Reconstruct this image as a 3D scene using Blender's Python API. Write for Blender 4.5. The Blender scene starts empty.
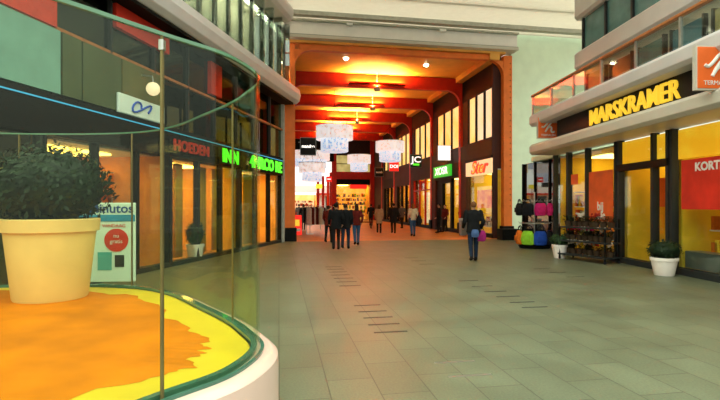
import bpy, bmesh, math, random
from mathutils import Vector, Matrix
random.seed(7)
PI = math.pi
SC = bpy.context.scene
COL = SC.collection

# ------------------------------------------------------------------ camera, sky, exposure
cd = bpy.data.cameras.new('camera'); cam = bpy.data.objects.new('camera', cd); COL.objects.link(cam)
cam.location = (0, 0, 1.65); cam.rotation_euler = (PI/2, 0, 0)
cd.sensor_width = 36; cd.lens = 470/720*36; cd.shift_y = 5/720; cd.clip_start = .05; cd.clip_end = 500
SC.camera = cam
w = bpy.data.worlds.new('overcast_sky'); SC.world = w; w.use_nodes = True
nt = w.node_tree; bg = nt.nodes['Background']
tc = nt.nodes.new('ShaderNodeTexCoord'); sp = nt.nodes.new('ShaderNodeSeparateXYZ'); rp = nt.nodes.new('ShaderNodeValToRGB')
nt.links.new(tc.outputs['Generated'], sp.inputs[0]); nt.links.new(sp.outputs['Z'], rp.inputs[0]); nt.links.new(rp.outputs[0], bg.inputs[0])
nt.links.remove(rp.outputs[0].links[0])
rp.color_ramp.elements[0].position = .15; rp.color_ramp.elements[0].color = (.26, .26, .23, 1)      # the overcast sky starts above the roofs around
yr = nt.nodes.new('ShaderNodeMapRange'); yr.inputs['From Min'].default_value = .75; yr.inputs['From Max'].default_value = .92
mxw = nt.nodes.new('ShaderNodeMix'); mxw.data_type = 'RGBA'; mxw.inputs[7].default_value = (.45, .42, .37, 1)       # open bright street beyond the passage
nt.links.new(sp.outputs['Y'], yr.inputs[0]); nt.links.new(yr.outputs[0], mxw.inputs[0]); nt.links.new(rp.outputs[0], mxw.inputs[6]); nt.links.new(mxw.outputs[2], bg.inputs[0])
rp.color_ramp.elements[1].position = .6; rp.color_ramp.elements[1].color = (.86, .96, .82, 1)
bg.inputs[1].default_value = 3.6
SC.view_settings.view_transform = 'Standard'; SC.view_settings.look = 'None'
SC.view_settings.gamma = 1; SC.view_settings.exposure = 0.1; SC.view_settings.use_curve_mapping = False
SC.cycles.max_bounces = 8; SC.cycles.transparent_max_bounces = 24; SC.cycles.glossy_bounces = 4

# ------------------------------------------------------------------ frames (the passage, the two building fronts)
TH = math.atan(81/470)
FC = Matrix.Rotation(TH, 4, 'Z')                                     # passage: x to the right, y along it
FL = Matrix.Translation((-3.38, 21.0, 0)) @ Matrix.Rotation(math.atan2(.982, .187), 4, 'Z')   # left front: x away, y into the building
FR = Matrix.Translation((7.2, 17.6, 0)) @ Matrix.Rotation(math.atan2(-.9986, .053), 4, 'Z')  # right front: x towards us, y into the building
FW = Matrix.Identity(4)

# ------------------------------------------------------------------ materials
def newmat(name):
    m = bpy.data.materials.new(name); m.use_nodes = True
    return m, m.node_tree, m.node_tree.nodes['Principled BSDF']
def pm(name, c, rough=.5, metal=0, var=.12, scale=6, bump=0, coat=0, spec=.25):
    m, t, b = newmat(name)
    b.inputs['Roughness'].default_value = rough; b.inputs['Metallic'].default_value = metal
    b.inputs['Specular IOR Level'].default_value = spec; b.inputs['Coat Weight'].default_value = coat
    co = t.nodes.new('ShaderNodeTexCoord'); n = t.nodes.new('ShaderNodeTexNoise'); n.inputs['Scale'].default_value = scale; n.inputs['Detail'].default_value = 5
    r = t.nodes.new('ShaderNodeValToRGB'); e = r.color_ramp.elements
    e[0].position = .3; e[1].position = .7
    e[0].color = tuple(max(0, v*(1-var)) for v in c)+(1,); e[1].color = tuple(min(1, v*(1+var)) for v in c)+(1,)
    t.links.new(co.outputs['Object'], n.inputs['Vector']); t.links.new(n.outputs['Fac'], r.inputs[0]); t.links.new(r.outputs[0], b.inputs['Base Color'])
    if bump:
        bp = t.nodes.new('ShaderNodeBump'); bp.inputs['Strength'].default_value = bump; bp.inputs['Distance'].default_value = .01
        t.links.new(n.outputs['Fac'], bp.inputs['Height']); t.links.new(bp.outputs[0], b.inputs['Normal'])
    return m
def em(name, c, s, c2=None, scale=3, lo=.4, hi=.6):
    m, t, b = newmat(name); b.inputs['Base Color'].default_value = (*[v*.5 for v in c], 1); b.inputs['Roughness'].default_value = .5
    b.inputs['Emission Strength'].default_value = s; b.inputs['Emission Color'].default_value = (*c, 1)
    if c2:
        co = t.nodes.new('ShaderNodeTexCoord'); n = t.nodes.new('ShaderNodeTexNoise'); n.inputs['Scale'].default_value = scale; n.inputs['Detail'].default_value = 4
        r = t.nodes.new('ShaderNodeValToRGB'); e = r.color_ramp.elements
        e[0].position = lo; e[1].position = hi; e[0].color = (*c, 1); e[1].color = (*c2, 1)
        t.links.new(co.outputs['Object'], n.inputs['Vector']); t.links.new(n.outputs['Fac'], r.inputs[0]); t.links.new(r.outputs[0], b.inputs['Emission Color'])
    return m
def glass(name, tint, refl=1.0, rough=.0):
    m, t, b = newmat(name); t.nodes.remove(b); o = t.nodes['Material Output']
    tr = t.nodes.new('ShaderNodeBsdfTransparent'); tr.inputs[0].default_value = (*tint, 1)
    gl = t.nodes.new('ShaderNodeBsdfGlossy'); gl.inputs['Roughness'].default_value = rough; gl.inputs[0].default_value = (.9, 1, .95, 1)
    ge = t.nodes.new('ShaderNodeNewGeometry'); dt = t.nodes.new('ShaderNodeVectorMath'); dt.operation = 'DOT_PRODUCT'
    t.links.new(ge.outputs['Incoming'], dt.inputs[0]); t.links.new(ge.outputs['Normal'], dt.inputs[1])
    def mth(op, a, b_=None, clamp=False):
        q = t.nodes.new('ShaderNodeMath'); q.operation = op; q.use_clamp = clamp
        for i, v in enumerate((a, b_)):
            if v is None: continue
            if isinstance(v, (int, float)): q.inputs[i].default_value = v
            else: t.links.new(v, q.inputs[i])
        return q.outputs[0]
    c_ = mth('ABSOLUTE', dt.outputs['Value']); f_ = mth('POWER', mth('SUBTRACT', 1.0, c_, True), 5.0); fres = mth('ADD', mth('MULTIPLY', f_, .95), .045)
    mu = t.nodes.new('ShaderNodeMath'); mu.operation = 'MULTIPLY'; mu.inputs[1].default_value = refl; mu.use_clamp = True
    mx = t.nodes.new('ShaderNodeMixShader')
    t.links.new(fres, mu.inputs[0]); t.links.new(mu.outputs[0], mx.inputs[0]); t.links.new(tr.outputs[0], mx.inputs[1]); t.links.new(gl.outputs[0], mx.inputs[2]); t.links.new(mx.outputs[0], o.inputs[0])
    return m
def tilemat(name, c, cj, tw, th, rough, var=.12, joint=.006, off=(0, 0, 0)):
    m, t, b = newmat(name)
    co = t.nodes.new('ShaderNodeTexCoord'); mp = t.nodes.new('ShaderNodeMapping'); mp.inputs['Location'].default_value = off
    br = t.nodes.new('ShaderNodeTexBrick'); br.inputs['Scale'].default_value = 1; br.inputs['Brick Width'].default_value = tw; br.inputs['Row Height'].default_value = th
    br.inputs['Mortar Size'].default_value = joint; br.inputs['Mortar Smooth'].default_value = .2; br.offset = .5; br.offset_frequency = 2
    br.inputs['Color1'].default_value = (*[v*(1-var) for v in c], 1); br.inputs['Color2'].default_value = (*[v*(1+var) for v in c], 1); br.inputs['Mortar'].default_value = (*cj, 1)
    n = t.nodes.new('ShaderNodeTexNoise'); n.inputs['Scale'].default_value = 1.3; n.inputs['Detail'].default_value = 8
    n2 = t.nodes.new('ShaderNodeTexNoise'); n2.inputs['Scale'].default_value = 45; n2.inputs['Detail'].default_value = 4
    ad = t.nodes.new('ShaderNodeMath'); ad.operation = 'ADD'
    mr = t.nodes.new('ShaderNodeMapRange'); mr.inputs['From Min'].default_value = .7; mr.inputs['From Max'].default_value = 1.3; mr.inputs['To Min'].default_value = .75; mr.inputs['To Max'].default_value = 1.2
    mx = t.nodes.new('ShaderNodeMix'); mx.data_type = 'RGBA'; mx.blend_type = 'MULTIPLY'; mx.inputs[0].default_value = 1
    t.links.new(co.outputs['Object'], mp.inputs[0]); t.links.new(mp.outputs[0], br.inputs[0]); t.links.new(co.outputs['Object'], n.inputs[0]); t.links.new(co.outputs['Object'], n2.inputs[0])
    t.links.new(n.outputs['Fac'], ad.inputs[0]); t.links.new(n2.outputs['Fac'], ad.inputs[1]); t.links.new(ad.outputs[0], mr.inputs[0])
    t.links.new(br.outputs['Color'], mx.inputs[6]); t.links.new(mr.outputs[0], mx.inputs[7]); t.links.new(mx.outputs[2], b.inputs['Base Color'])
    r2 = t.nodes.new('ShaderNodeMapRange'); r2.inputs['To Min'].default_value = rough-.08; r2.inputs['To Max'].default_value = rough+.12
    t.links.new(n.outputs['Fac'], r2.inputs[0]); t.links.new(r2.outputs[0], b.inputs['Roughness'])
    bp = t.nodes.new('ShaderNodeBump'); bp.inputs['Strength'].default_value = .25; bp.inputs['Distance'].default_value = .01
    t.links.new(mx.outputs[2], bp.inputs['Height']); t.links.new(bp.outputs[0], b.inputs['Normal'])
    return m
M = {}
M['paving'] = tilemat('paving', (.118, .132, .080), (.055, .055, .035), .8, .44, .42, .08, .006)
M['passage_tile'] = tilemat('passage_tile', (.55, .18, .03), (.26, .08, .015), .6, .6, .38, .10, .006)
M['orange_steel'] = pm('orange_steel', (.78, .17, .025), .45, 0, .10, 3)
M['red_steel'] = pm('red_steel', (.50, .018, .002), .45, 0, .12, 3)
M['orange_ceiling'] = pm('orange_ceiling', (.88, .40, .08), .5, 0, .10, 1.5)
M['white_plank'] = pm('white_plank', (.80, .80, .74), .55, 0, .05, 4)
_m = M['white_plank']; _t = _m.node_tree; _b = _t.nodes['Principled BSDF']; _tl = _t.nodes.new('ShaderNodeBsdfTranslucent'); _tl.inputs[0].default_value = (.92, .84, .76, 1)
_x = _t.nodes.new('ShaderNodeMixShader'); _x.inputs[0].default_value = .5; _t.links.new(_b.outputs[0], _x.inputs[1]); _t.links.new(_tl.outputs[0], _x.inputs[2]); _t.links.new(_x.outputs[0], _t.nodes['Material Output'].inputs[0])
M['plank_gap'] = pm('plank_gap', (.45, .44, .38), .7)
M['joint_bronze'] = pm('joint_bronze', (.20, .15, .06), .4, .5)
M['header_white'] = pm('header_white', (.90, .84, .80), .5, 0, .03, 3)
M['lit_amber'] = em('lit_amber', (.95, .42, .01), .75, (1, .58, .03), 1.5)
M['dark'] = pm('dark', (.010, .010, .009), .5, 0, .3, 5, 0, 0, .15)
M['darker'] = pm('darker', (.006, .006, .005), .6, 0, .1, 5, 0, 0, .12)
M['charcoal'] = pm('charcoal', (.022, .025, .025), .5)
M['mint'] = pm('mint', (.74, .86, .66), .7, 0, .05, 2, .1)
M['white_band'] = pm('white_band', (.60, .56, .555), .4, 0, .04, 2)
M['cream_band'] = pm('cream_band', (.58, .53, .45), .42, 0, .05, 2)
M['brick'] = tilemat('brick', (.05, .008, .004), (.022, .004, .003), .24, .07, .75, .2, .008)
M['steel'] = pm('steel', (.5, .5, .48), .3, .9, .1, 10)
M['grey_metal'] = pm('grey_metal', (.22, .23, .22), .4, .6, .1, 8)
M['wood_rail'] = pm('wood_rail', (.42, .15, .05), .45, 0, .2, 8)
M['white'] = pm('white', (.82, .80, .77), .45, 0, .04, 5)
M['pink_white'] = pm('pink_white', (.66, .46, .39), .28, 0, .05, 3, 0, .4)
M['pot_yellow'] = pm('pot_yellow', (.80, .58, .20), .55, 0, .07, 4, .15)
M['pot_white'] = pm('pot_white', (.82, .74, .68), .5, 0, .05, 7, .1)
M['soil'] = pm('soil', (.03, .02, .012), .95, 0, .4, 30, .6)
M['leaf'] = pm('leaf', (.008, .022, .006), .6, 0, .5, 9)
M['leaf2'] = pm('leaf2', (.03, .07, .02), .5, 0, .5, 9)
M['stem'] = pm('stem', (.06, .035, .018), .8)
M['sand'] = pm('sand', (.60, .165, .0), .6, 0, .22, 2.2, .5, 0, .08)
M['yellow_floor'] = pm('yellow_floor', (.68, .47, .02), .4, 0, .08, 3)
M['green_rim'] = pm('green_rim', (.05, .14, .10), .15, 0, .1, 6, 0, .5)
M['glass_vitrine'] = glass('glass_vitrine', (.90, .935, .85), .32, 0)
M['glass_edge'] = pm('glass_edge', (.10, .22, .13), .1, 0, .1, 6, 0, .6)
M['glass'] = glass('glass', (.92, .96, .92), .8, .0)
M['glass_teal'] = glass('glass_teal', (.80, .84, .80), 1.3, .04)
M['glass_green'] = glass('glass_green', (.45, .55, .42), .8, 0)
M['glass_green_fin'] = glass('glass_green_fin', (.50, .56, .54), 1.6, .08)
M['glass_dark'] = glass('glass_dark', (.16, .2, .18), 2.0, .03)
M['shop_wall'] = pm('shop_wall', (.80, .42, .08), .7, 0, .15, 2)
M['lamp_shelf'] = em('lamp_shelf', (1, .55, .12), 9)
M['shop_dim'] = pm('shop_dim', (.10, .08, .04), .7, 0, .15, 2)
M['lamp_dim'] = em('lamp_dim', (1, .6, .2), 2.5)
M['shop_yellow'] = pm('shop_yellow', (.88, .58, .04), .6, 0, .1, 2)
M['shop_orange'] = pm('shop_orange', (.80, .30, .04), .6, 0, .15, 3)
M['shop_floor'] = pm('shop_floor', (.35, .22, .10), .4, 0, .1, 3)
M['lamp_warm'] = em('lamp_warm', (1, .55, .12), 15)
M['lamp_yellow'] = em('lamp_yellow', (1, .72, .20), 5.5)
M['lamp_white'] = em('lamp_white', (1, .86, .60), 30)
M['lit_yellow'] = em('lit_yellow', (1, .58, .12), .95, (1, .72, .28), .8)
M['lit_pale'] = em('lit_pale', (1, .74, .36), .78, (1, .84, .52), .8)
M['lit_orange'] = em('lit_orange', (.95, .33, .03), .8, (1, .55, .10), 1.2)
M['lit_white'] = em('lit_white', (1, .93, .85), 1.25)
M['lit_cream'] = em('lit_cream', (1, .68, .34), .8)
M['led_green'] = em('led_green', (.10, 1, .03), 1.3)
M['led_red'] = em('led_red', (1, .04, .01), 1.2)
M['lit_red'] = em('lit_red', (1, .02, .01), .9)
M['lit_blue'] = em('lit_blue', (.05, .38, .65), .9)
M['lit_greensign'] = em('lit_greensign', (.03, .55, .03), .8)
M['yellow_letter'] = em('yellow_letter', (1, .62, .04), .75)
M['lantern'] = em('lantern', (.98, .93, .90), .72, (.55, .30, .22), 6, .47, .68)
M['lantern_blue'] = em('lantern_blue', (.92, .96, 1), .70, (.12, .36, .75), 8, .46, .64)
M['poster_orange'] = pm('poster_orange', (.80, .12, .02), .5, 0, .15, 2)
M['poster_red'] = pm('poster_red', (.65, .03, .015), .5, 0, .2, 2)
M['sign_orange'] = pm('sign_orange', (.85, .15, .03), .4, 0, .08, 3)
M['paper'] = pm('paper', (.78, .88, .84), .6, 0, .05, 3)
M['poster_blue'] = pm('poster_blue', (.04, .28, .52), .5, 0, .15, 3)
M['letter_blue'] = pm('letter_blue', (.03, .08, .30), .5)
M['letter_white'] = pm('letter_white', (.85, .82, .78), .5)
M['letter_red'] = pm('letter_red', (.75, .04, .02), .5)
M['red_panel'] = pm('red_panel', (.60, .03, .012), .5, 0, .2, 1.2)
M['slate'] = pm('slate', (.010, .010, .010), .6)
M['skin'] = pm('skin', (.48, .25, .15), .55, 0, .06, 12)
M['eye'] = pm('eye', (.03, .02, .02), .2)
def flat(n, c, r=.8): M[n] = pm(n, c, r, 0, .15, 9, .1, 0, .06); return M[n]
for n, c in dict(black_cloth=(.012, .012, .013), jeans=(.035, .09, .19), dark_jeans=(.015, .025, .05), beige_cloth=(.36, .24, .13), cream_cloth=(.62, .47, .30), maroon_cloth=(.12, .015, .012), grey_cloth=(.09, .085, .08),
                 brown_hair=(.05, .025, .012), red_hair=(.25, .06, .015), dark_hair=(.015, .01, .008), tan_hair=(.16, .07, .03), magenta=(.30, .02, .14), pale_blue=(.07, .12, .26), shoe=(.012, .01, .01),
                 green_bag=(.28, .60, .04), blue_bag=(.02, .07, .40), pink_bag=(.55, .02, .16), orange_bag=(.65, .16, .02), purple_bag=(.12, .03, .25), black_bag=(.015, .015, .018), white_cloth=(.6, .52, .42), red_cloth=(.4, .03, .02)).items(): flat(n, c)

# ------------------------------------------------------------------ mesh builder
class MB:
    def __init__(s): s.v = []; s.f = []; s.sm = []
    def add(s, vs, fs, smooth=False):
        n = len(s.v); s.v += [tuple(v) for v in vs]; s.f += [tuple(i+n for i in f) for f in fs]; s.sm += [smooth]*len(fs); return s
    def box(s, x0, x1, y0, y1, z0, z1, M4=None):
        if x0 > x1: x0, x1 = x1, x0
        if y0 > y1: y0, y1 = y1, y0
        vs = [Vector((x, y, z)) for z in (z0, z1) for x, y in ((x0, y0), (x1, y0), (x1, y1), (x0, y1))]
        if M4: vs = [M4 @ v for v in vs]
        return s.add(vs, [(3, 2, 1, 0), (4, 5, 6, 7), (0, 1, 5, 4), (1, 2, 6, 5), (2, 3, 7, 6), (3, 0, 4, 7)])
    def bar(s, a, b, w, h=None):
        a = Vector(a); b = Vector(b); h = h or w; d = (b-a); L = d.length; q = d.to_track_quat('Z', 'Y').to_matrix().to_4x4()
        return s.box(-w/2, w/2, -h/2, h/2, 0, L, Matrix.Translation(a) @ q)
    def tube(s, pts, rad, n=10, cap=True):
        pts = [Vector(p) for p in pts]; rad = rad if isinstance(rad, (list, tuple)) else [rad]*len(pts)
        vs = []; N = len(pts); ref = None
        for i, p in enumerate(pts):
            d = (pts[min(i+1, N-1)]-pts[max(i-1, 0)]).normalized()
            if ref is None: ref = d.orthogonal().normalized()
            ref = (ref-d*ref.dot(d)).normalized(); bi = d.cross(ref)
            for k in range(n):
                a = 2*PI*k/n; vs.append(p+(ref*math.cos(a)+bi*math.sin(a))*rad[i])
        fs = [(i*n+k, i*n+(k+1) % n, (i+1)*n+(k+1) % n, (i+1)*n+k) for i in range(N-1) for k in range(n)]
        if cap: fs += [tuple(range(n-1, -1, -1)), tuple((N-1)*n+k for k in range(n))]
        return s.add(vs, fs, True)
    def lathe(s, prof, n=40, c=(0, 0, 0), sx=1, sy=1):
        vs = [(c[0]+r*math.cos(2*PI*k/n)*sx, c[1]+r*math.sin(2*PI*k/n)*sy, c[2]+z) for r, z in prof for k in range(n)]
        fs = [(i*n+k, i*n+(k+1) % n, (i+1)*n+(k+1) % n, (i+1)*n+k) for i in range(len(prof)-1) for k in range(n)]
        if prof[0][0] > 1e-6: fs.append(tuple(range(n-1, -1, -1)))
        if prof[-1][0] > 1e-6: fs.append(tuple((len(prof)-1)*n+k for k in range(n)))
        return s.add(vs, fs, True)
    def prism(s, poly, z0, z1):
        n = len(poly); vs = [(x, y, z0) for x, y in poly]+[(x, y, z1) for x, y in poly]
        return s.add(vs, [tuple(range(n-1, -1, -1)), tuple(range(n, 2*n))]+[(k, (k+1) % n, n+(k+1) % n, n+k) for k in range(n)])
    def ball(s, c, rx, ry=None, rz=None, n=14, m=9, M4=None):
        ry = ry or rx; rz = rz or rx; vs = []
        for i in range(m+1):
            t = PI*i/m
            for k in range(n):
                a = 2*PI*k/n; v = Vector((rx*math.sin(t)*math.cos(a), ry*math.sin(t)*math.sin(a), -rz*math.cos(t)))
                if M4: v = M4 @ v
                vs.append(Vector(c)+v)
        fs = [(i*n+k, i*n+(k+1) % n, (i+1)*n+(k+1) % n, (i+1)*n+k) for i in range(m) for k in range(n)]
        return s.add(vs, fs, True)
    def loft(s, rings, n=18):      # rings: (cx, cy, z, rx, ry)
        vs = [(cx+rx*math.cos(2*PI*k/n), cy+ry*math.sin(2*PI*k/n), z) for cx, cy, z, rx, ry in rings for k in range(n)]
        N = len(rings); fs = [(i*n+k, i*n+(k+1) % n, (i+1)*n+(k+1) % n, (i+1)*n+k) for i in range(N-1) for k in range(n)]
        fs += [tuple(range(n-1, -1, -1)), tuple((N-1)*n+k for k in range(n))]
        return s.add(vs, fs, True)
    def build(s, name, mat, parent=None, frame=None, remesh=0, bevel=0, smooth_it=0):
        me = bpy.data.meshes.new(name); me.from_pydata(s.v, [], s.f); me.update(); me.materials.append(mat if not isinstance(mat, str) else M[mat])
        bm = bmesh.new(); bm.from_mesh(me); bmesh.ops.remove_doubles(bm, verts=bm.verts, dist=1e-6); bmesh.ops.recalc_face_normals(bm, faces=bm.faces)
        if not remesh and len(bm.faces) == len(s.sm):
            bm.faces.ensure_lookup_table()
            for f, q in zip(bm.faces, s.sm): f.smooth = q
        bm.to_mesh(me); bm.free()
        if any(s.sm) and not remesh: me.set_sharp_from_angle(angle=math.radians(38))
        o = bpy.data.objects.new(name, me); COL.objects.link(o)
        if parent: o.parent = parent
        elif frame is not None: o.matrix_world = frame
        if remesh:
            md = o.modifiers.new('join', 'REMESH'); md.mode = 'VOXEL'; md.voxel_size = remesh; md.use_smooth_shade = True
            if smooth_it: sm = o.modifiers.new('soft', 'SMOOTH'); sm.iterations = smooth_it; sm.factor = .5
        if bevel: bv = o.modifiers.new('edge', 'BEVEL'); bv.width = bevel; bv.segments = 2; bv.limit_method = 'ANGLE'
        return o
def tag(o, label, cat=None, group=None, kind=None):
    if label: o['label'] = label
    if cat: o['category'] = cat
    if group: o['group'] = group
    if kind: o['kind'] = kind
    return o
def thing(name, label, cat, frame=FW, loc=(0, 0, 0), rz=0, group=None, kind=None):
    o = bpy.data.objects.new(name, None); COL.objects.link(o); o.empty_display_size = .2
    o.matrix_world = frame @ Matrix.Translation(loc) @ Matrix.Rotation(rz, 4, 'Z')
    return tag(o, label, cat, group, kind)
def struct(o): o['kind'] = 'structure'; return o
def copy_tree(o, label=None, parent=None):
    c = o.copy(); COL.objects.link(c)
    if parent is not None: c.parent = parent; c.matrix_parent_inverse = o.matrix_parent_inverse
    if label: c['label'] = label
    for ch in [x for x in bpy.data.objects if x.parent == o]: copy_tree(ch, None, c)
    return c
def place(o, frame, loc, rz=0): o.matrix_world = frame @ Matrix.Translation(loc) @ Matrix.Rotation(rz, 4, 'Z')
def text(name, body, mat, parent, size, M4, depth=.01, shear=0, sx=1, bold=0):
    cu = bpy.data.curves.new(name, 'FONT'); cu.body = body; cu.size = size; cu.extrude = depth; cu.align_x = 'CENTER'; cu.align_y = 'CENTER'; cu.shear = shear; cu.offset = bold; cu.resolution_u = 3
    t = bpy.data.objects.new(name, cu); COL.objects.link(t); bpy.context.view_layer.update()
    me = bpy.data.meshes.new_from_object(t.evaluated_get(bpy.context.evaluated_depsgraph_get())); bpy.data.objects.remove(t)
    me.transform(M4 @ Matrix.Diagonal((sx, 1, 1, 1))); me.name = name; me.materials.clear(); me.materials.append(M[mat])
    o = bpy.data.objects.new(name, me); COL.objects.link(o); o.parent = parent; return o
def upright(x, y, z, rz=0): return Matrix.Translation((x, y, z)) @ Matrix.Rotation(rz, 4, 'Z') @ Matrix.Rotation(PI/2, 4, 'X')
def lamp(name, kind, frame, loc, power, color, size=.1, rot=None, spot=None, parent=None):
    l = bpy.data.lights.new(name, kind); l.energy = power; l.color = color
    if kind == 'AREA': l.size = size
    else: l.shadow_soft_size = size
    if spot: l.spot_size = spot; l.spot_blend = .6
    o = bpy.data.objects.new(name, l); COL.objects.link(o)
    m4 = frame @ Matrix.Translation(loc)
    if rot: m4 = m4 @ Matrix.Rotation(rot, 4, 'X')
    if parent: o.parent = parent; o.matrix_local = Matrix.Translation(loc) @ (Matrix.Rotation(rot, 4, 'X') if rot else Matrix.Identity(4))
    else: o.matrix_world = m4
    return o

# ================================================================== THE SETTING
# paving of the forecourt (passage frame), 80 x 44 cm slabs running towards the passage
b = MB().box(-20, 26, -8, 21.35, -.12, 0, Matrix.Identity(4))
fl = MB()
fl.box(-8, 29.35, -26.11, 20, -.12, 0)
floor = fl.build('floor', 'paving', None, FC @ Matrix.Rotation(PI/2, 4, 'Z') @ Matrix.Translation((-8, 0, 0)) @ Matrix.Translation((0, 0, 0))); struct(floor)
# in this object's frame x runs along the passage (offset 8) and -y to the right
inl = MB()
def strip(x0, ys, w=.44, t=.022):
    for y in ys: inl.box(y+8-t, y+8+t, -(x0+w), -x0, .0005, .003)
strip(1.21, [5.95, 6.35, 6.75, 7.15, 7.6]); strip(1.21, [9.5, 10.0, 10.5, 11.0, 11.5, 12.0, 12.5])
strip(3.85, [7.0, 7.4, 7.9, 8.4, 9.0, 9.7]); strip(3.85, [12.6, 13.4, 14.2]); strip(6.49, [9.8, 10.5, 11.2])
inl.build('floor_inlay', 'charcoal', floor)
inl = MB(); strip(1.6, [4.3, 4.7], .44, .016); inl.build('pale_inlay', 'steel', floor)
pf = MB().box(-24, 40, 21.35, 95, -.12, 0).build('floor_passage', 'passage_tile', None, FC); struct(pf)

# white planked roof over the passage mouth
t = thing('ceiling', None, None, FC, kind='structure')
rb = MB()
y = 9.5
while y < 21.3:
    rb.box(-1.5, 16, y, y+.16, 10.0, 10.05); y += .17
rb.build('plank', 'white_plank', t)
for y in (9.4, 12.9, 15.7, 18.5, 21.3): MB().box(-1.5, 16, y, y+.12, 10.07, 10.35).build('purlin', 'plank_gap', t)
MB().box(-1.5, 16, 20.2, 20.5, 9.80, 9.98).build('cross_beam', 'plank_gap', t)
# white header over the passage mouth
t = thing('wall_header', None, None, FC, kind='structure')
MB().box(.2, 11.4, 21.2, 21.9, 9.30, 10.3).build('panel', 'header_white', t)
MB().box(.2, 11.4, 21.05, 21.9, 9.12, 9.26).build('trim', 'cream_band', t)
MB().box(.2, 11.4, 21.12, 21.2, 9.26, 9.30).build('groove', 'charcoal', t)
MB().box(.2, 11.4, 21.02, 21.2, 9.88, 9.96).build('ledge', 'plank_gap', t)
for x in (3.0, 7.4): MB().box(x, x+.28, 20.9, 21.05, 9.74, 9.84).build('bracket', 'white', t)
# mint wall to the right of the passage
t = MB().box(11.3, 17, 21.6, 22.2, 0, 10.1).build('wall_right', 'mint', None, FC); struct(t)
MB().box(10.45, 11.0, 21.83, 21.98, 0, 9.0).build('wall_return', 'brick', None, FC)['kind'] = 'structure'
# passage ceiling
t = thing('ceiling', None, None, FC, kind='structure')
MB().box(.2, 10.9, 21.4, 52, 9.02, 9.25).build('panel', 'orange_ceiling', t)
MB().box(10.1, 10.6, 21.4, 51, 8.72, 9.02).build('cornice', 'orange_ceiling', t)
MB().box(.0, .6, 21.9, 30, 0, 9.1).build('wall_left', 'dark', None, FC)['kind'] = 'structure'
MB().box(.0, .6, 30, 51, 3.6, 9.1).build('wall_left', 'dark', None, FC)['kind'] = 'structure'

# ------------------------------------------------------------------ passage steel frames
BAYS = [21.5, 25.9, 31.2, 36.5, 41.8, 47.1]
def frame_thing(label, first):
    t = thing('steel_portal_frame', label, 'frame', FC, (0, 21.5, 0), 0, 'steel frames along the passage')
    cm = 'orange_steel' if first else 'red_steel'
    D = .30
    top = 8.98
    drop = .25 if first else .72
    MB().box(.9, 10.4, 0, D, top-drop, top).build('beam', cm, t, bevel=.02)
    xs = ((.2 if first else .4), (.72 if first else .62), 1), ((10.85 if first else 10.38), (11.3 if first else 10.85), -1)
    for (a, b_, sgn) in xs:
        c = MB().box(a, b_, 0, D, .0, top)
        o = c.build('column', cm, t, bevel=.015)
        if first:
            for k in range(26 if sgn < 0 else 0): MB().ball(((a+b_)/2+.12, -.005, 1.6+k*.28), .025, n=8, m=5).build('bolt', 'darker', o)
        MB().box(a-.07, b_+.07, -.07, D+.07, 0, .62).build('base_block', 'darker', t, bevel=.02)
        inner = b_ if sgn > 0 else a
        z = top-drop
        poly = []
        for k in range(9):
            an = PI/2*k/8; poly.append((.75-.75*math.sin(an), .75-.75*math.cos(an)))
        pts = [(0, 0)]+[(p, q) for p, q in poly]
        g = MB(); n = len(pts)
        vs = [(inner+sgn*p, yy, z-q) for yy in (0.02, D-.02) for p, q in pts]
        g.add(vs, [tuple(range(n)), tuple(range(2*n-1, n-1, -1))]+[(k, (k+1) % n, n+(k+1) % n, n+k) for k in range(n)])
        g.build('corner_bracket', cm, t)
    return t
frame_thing('orange steel frame around the mouth of the passage', True)
f0 = frame_thing('dark red steel frame, the nearest inside the passage', False); place(f0, FC, (0, BAYS[1], 0))
for i, nm in enumerate(['second', 'third', 'fourth', 'farthest']):
    c = copy_tree(f0, 'dark red steel frame in the passage, %s of the row of red ones' % nm); place(c, FC, (0, BAYS[i+2], 0))

# ------------------------------------------------------------------ passage ceiling lights
p0 = None
for i, (x, yy) in enumerate([(3.3, 23.3), (7.6, 23.7), (3.3, 28.7), (7.6, 28.7), (3.3, 34.0), (7.6, 34.0), (3.3, 39.3), (7.6, 39.3)]):
    lb = '%s small round recessed ceiling light, %s bay of the passage' % (('left', 'right')[i % 2], ['first', 'second', 'third', 'fourth'][i//2])
    if p0 is None:
        p0 = thing('recessed_light', lb, 'ceiling light', FC, (x, yy, 9.02), 0, 'recessed ceiling lights in the passage')
        MB().lathe([(.15, -.03), (.20, -.03), (.20, 0), (.15, 0)], 20).build('ring', 'steel', p0)
        MB().lathe([(.15, -.025), (.15, -.005)], 20).ball((0, 0, -.02), .13, .13, .09, 14, 8).build('lens', 'lamp_white', p0)
        lamp('downlight', 'SPOT', FW, (0, 0, -.06), 1350, (1, .55, .20), .08, None, math.radians(125), p0)
    else:
        c = copy_tree(p0, lb); place(c, FC, (x, yy, 9.02))
u0 = None
for i, (x, yy) in enumerate([(6.2, 31.0), (6.0, 36.2), (5.4, 25.7), (5.4, 41.6)]):
    lb = 'cylindrical uplight hanging on a rod before the %s red beam' % ['second', 'third', 'first', 'fourth'][i]
    if u0 is None:
        u0 = thing('hanging_uplight', lb, 'light', FC, (x, yy, 8.1), 0, 'uplights hanging from the passage ceiling')
        MB().tube([(0, 0, .1), (0, 0, .92)], .025, 8).build('rod', 'white', u0)
        MB().lathe([(.0, -.12), (.16, -.12), (.18, .12), (.15, .12), (.13, -.08), (0, -.08)], 20).build('housing', 'grey_metal', u0)
        lamp('uplight', 'AREA', FW, (.0, 0, .16), 50, (1, .62, .12), .3, PI, None, u0)
    else:
        c = copy_tree(u0, lb); place(c, FC, (x, yy, 8.1))
w0 = None
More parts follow.
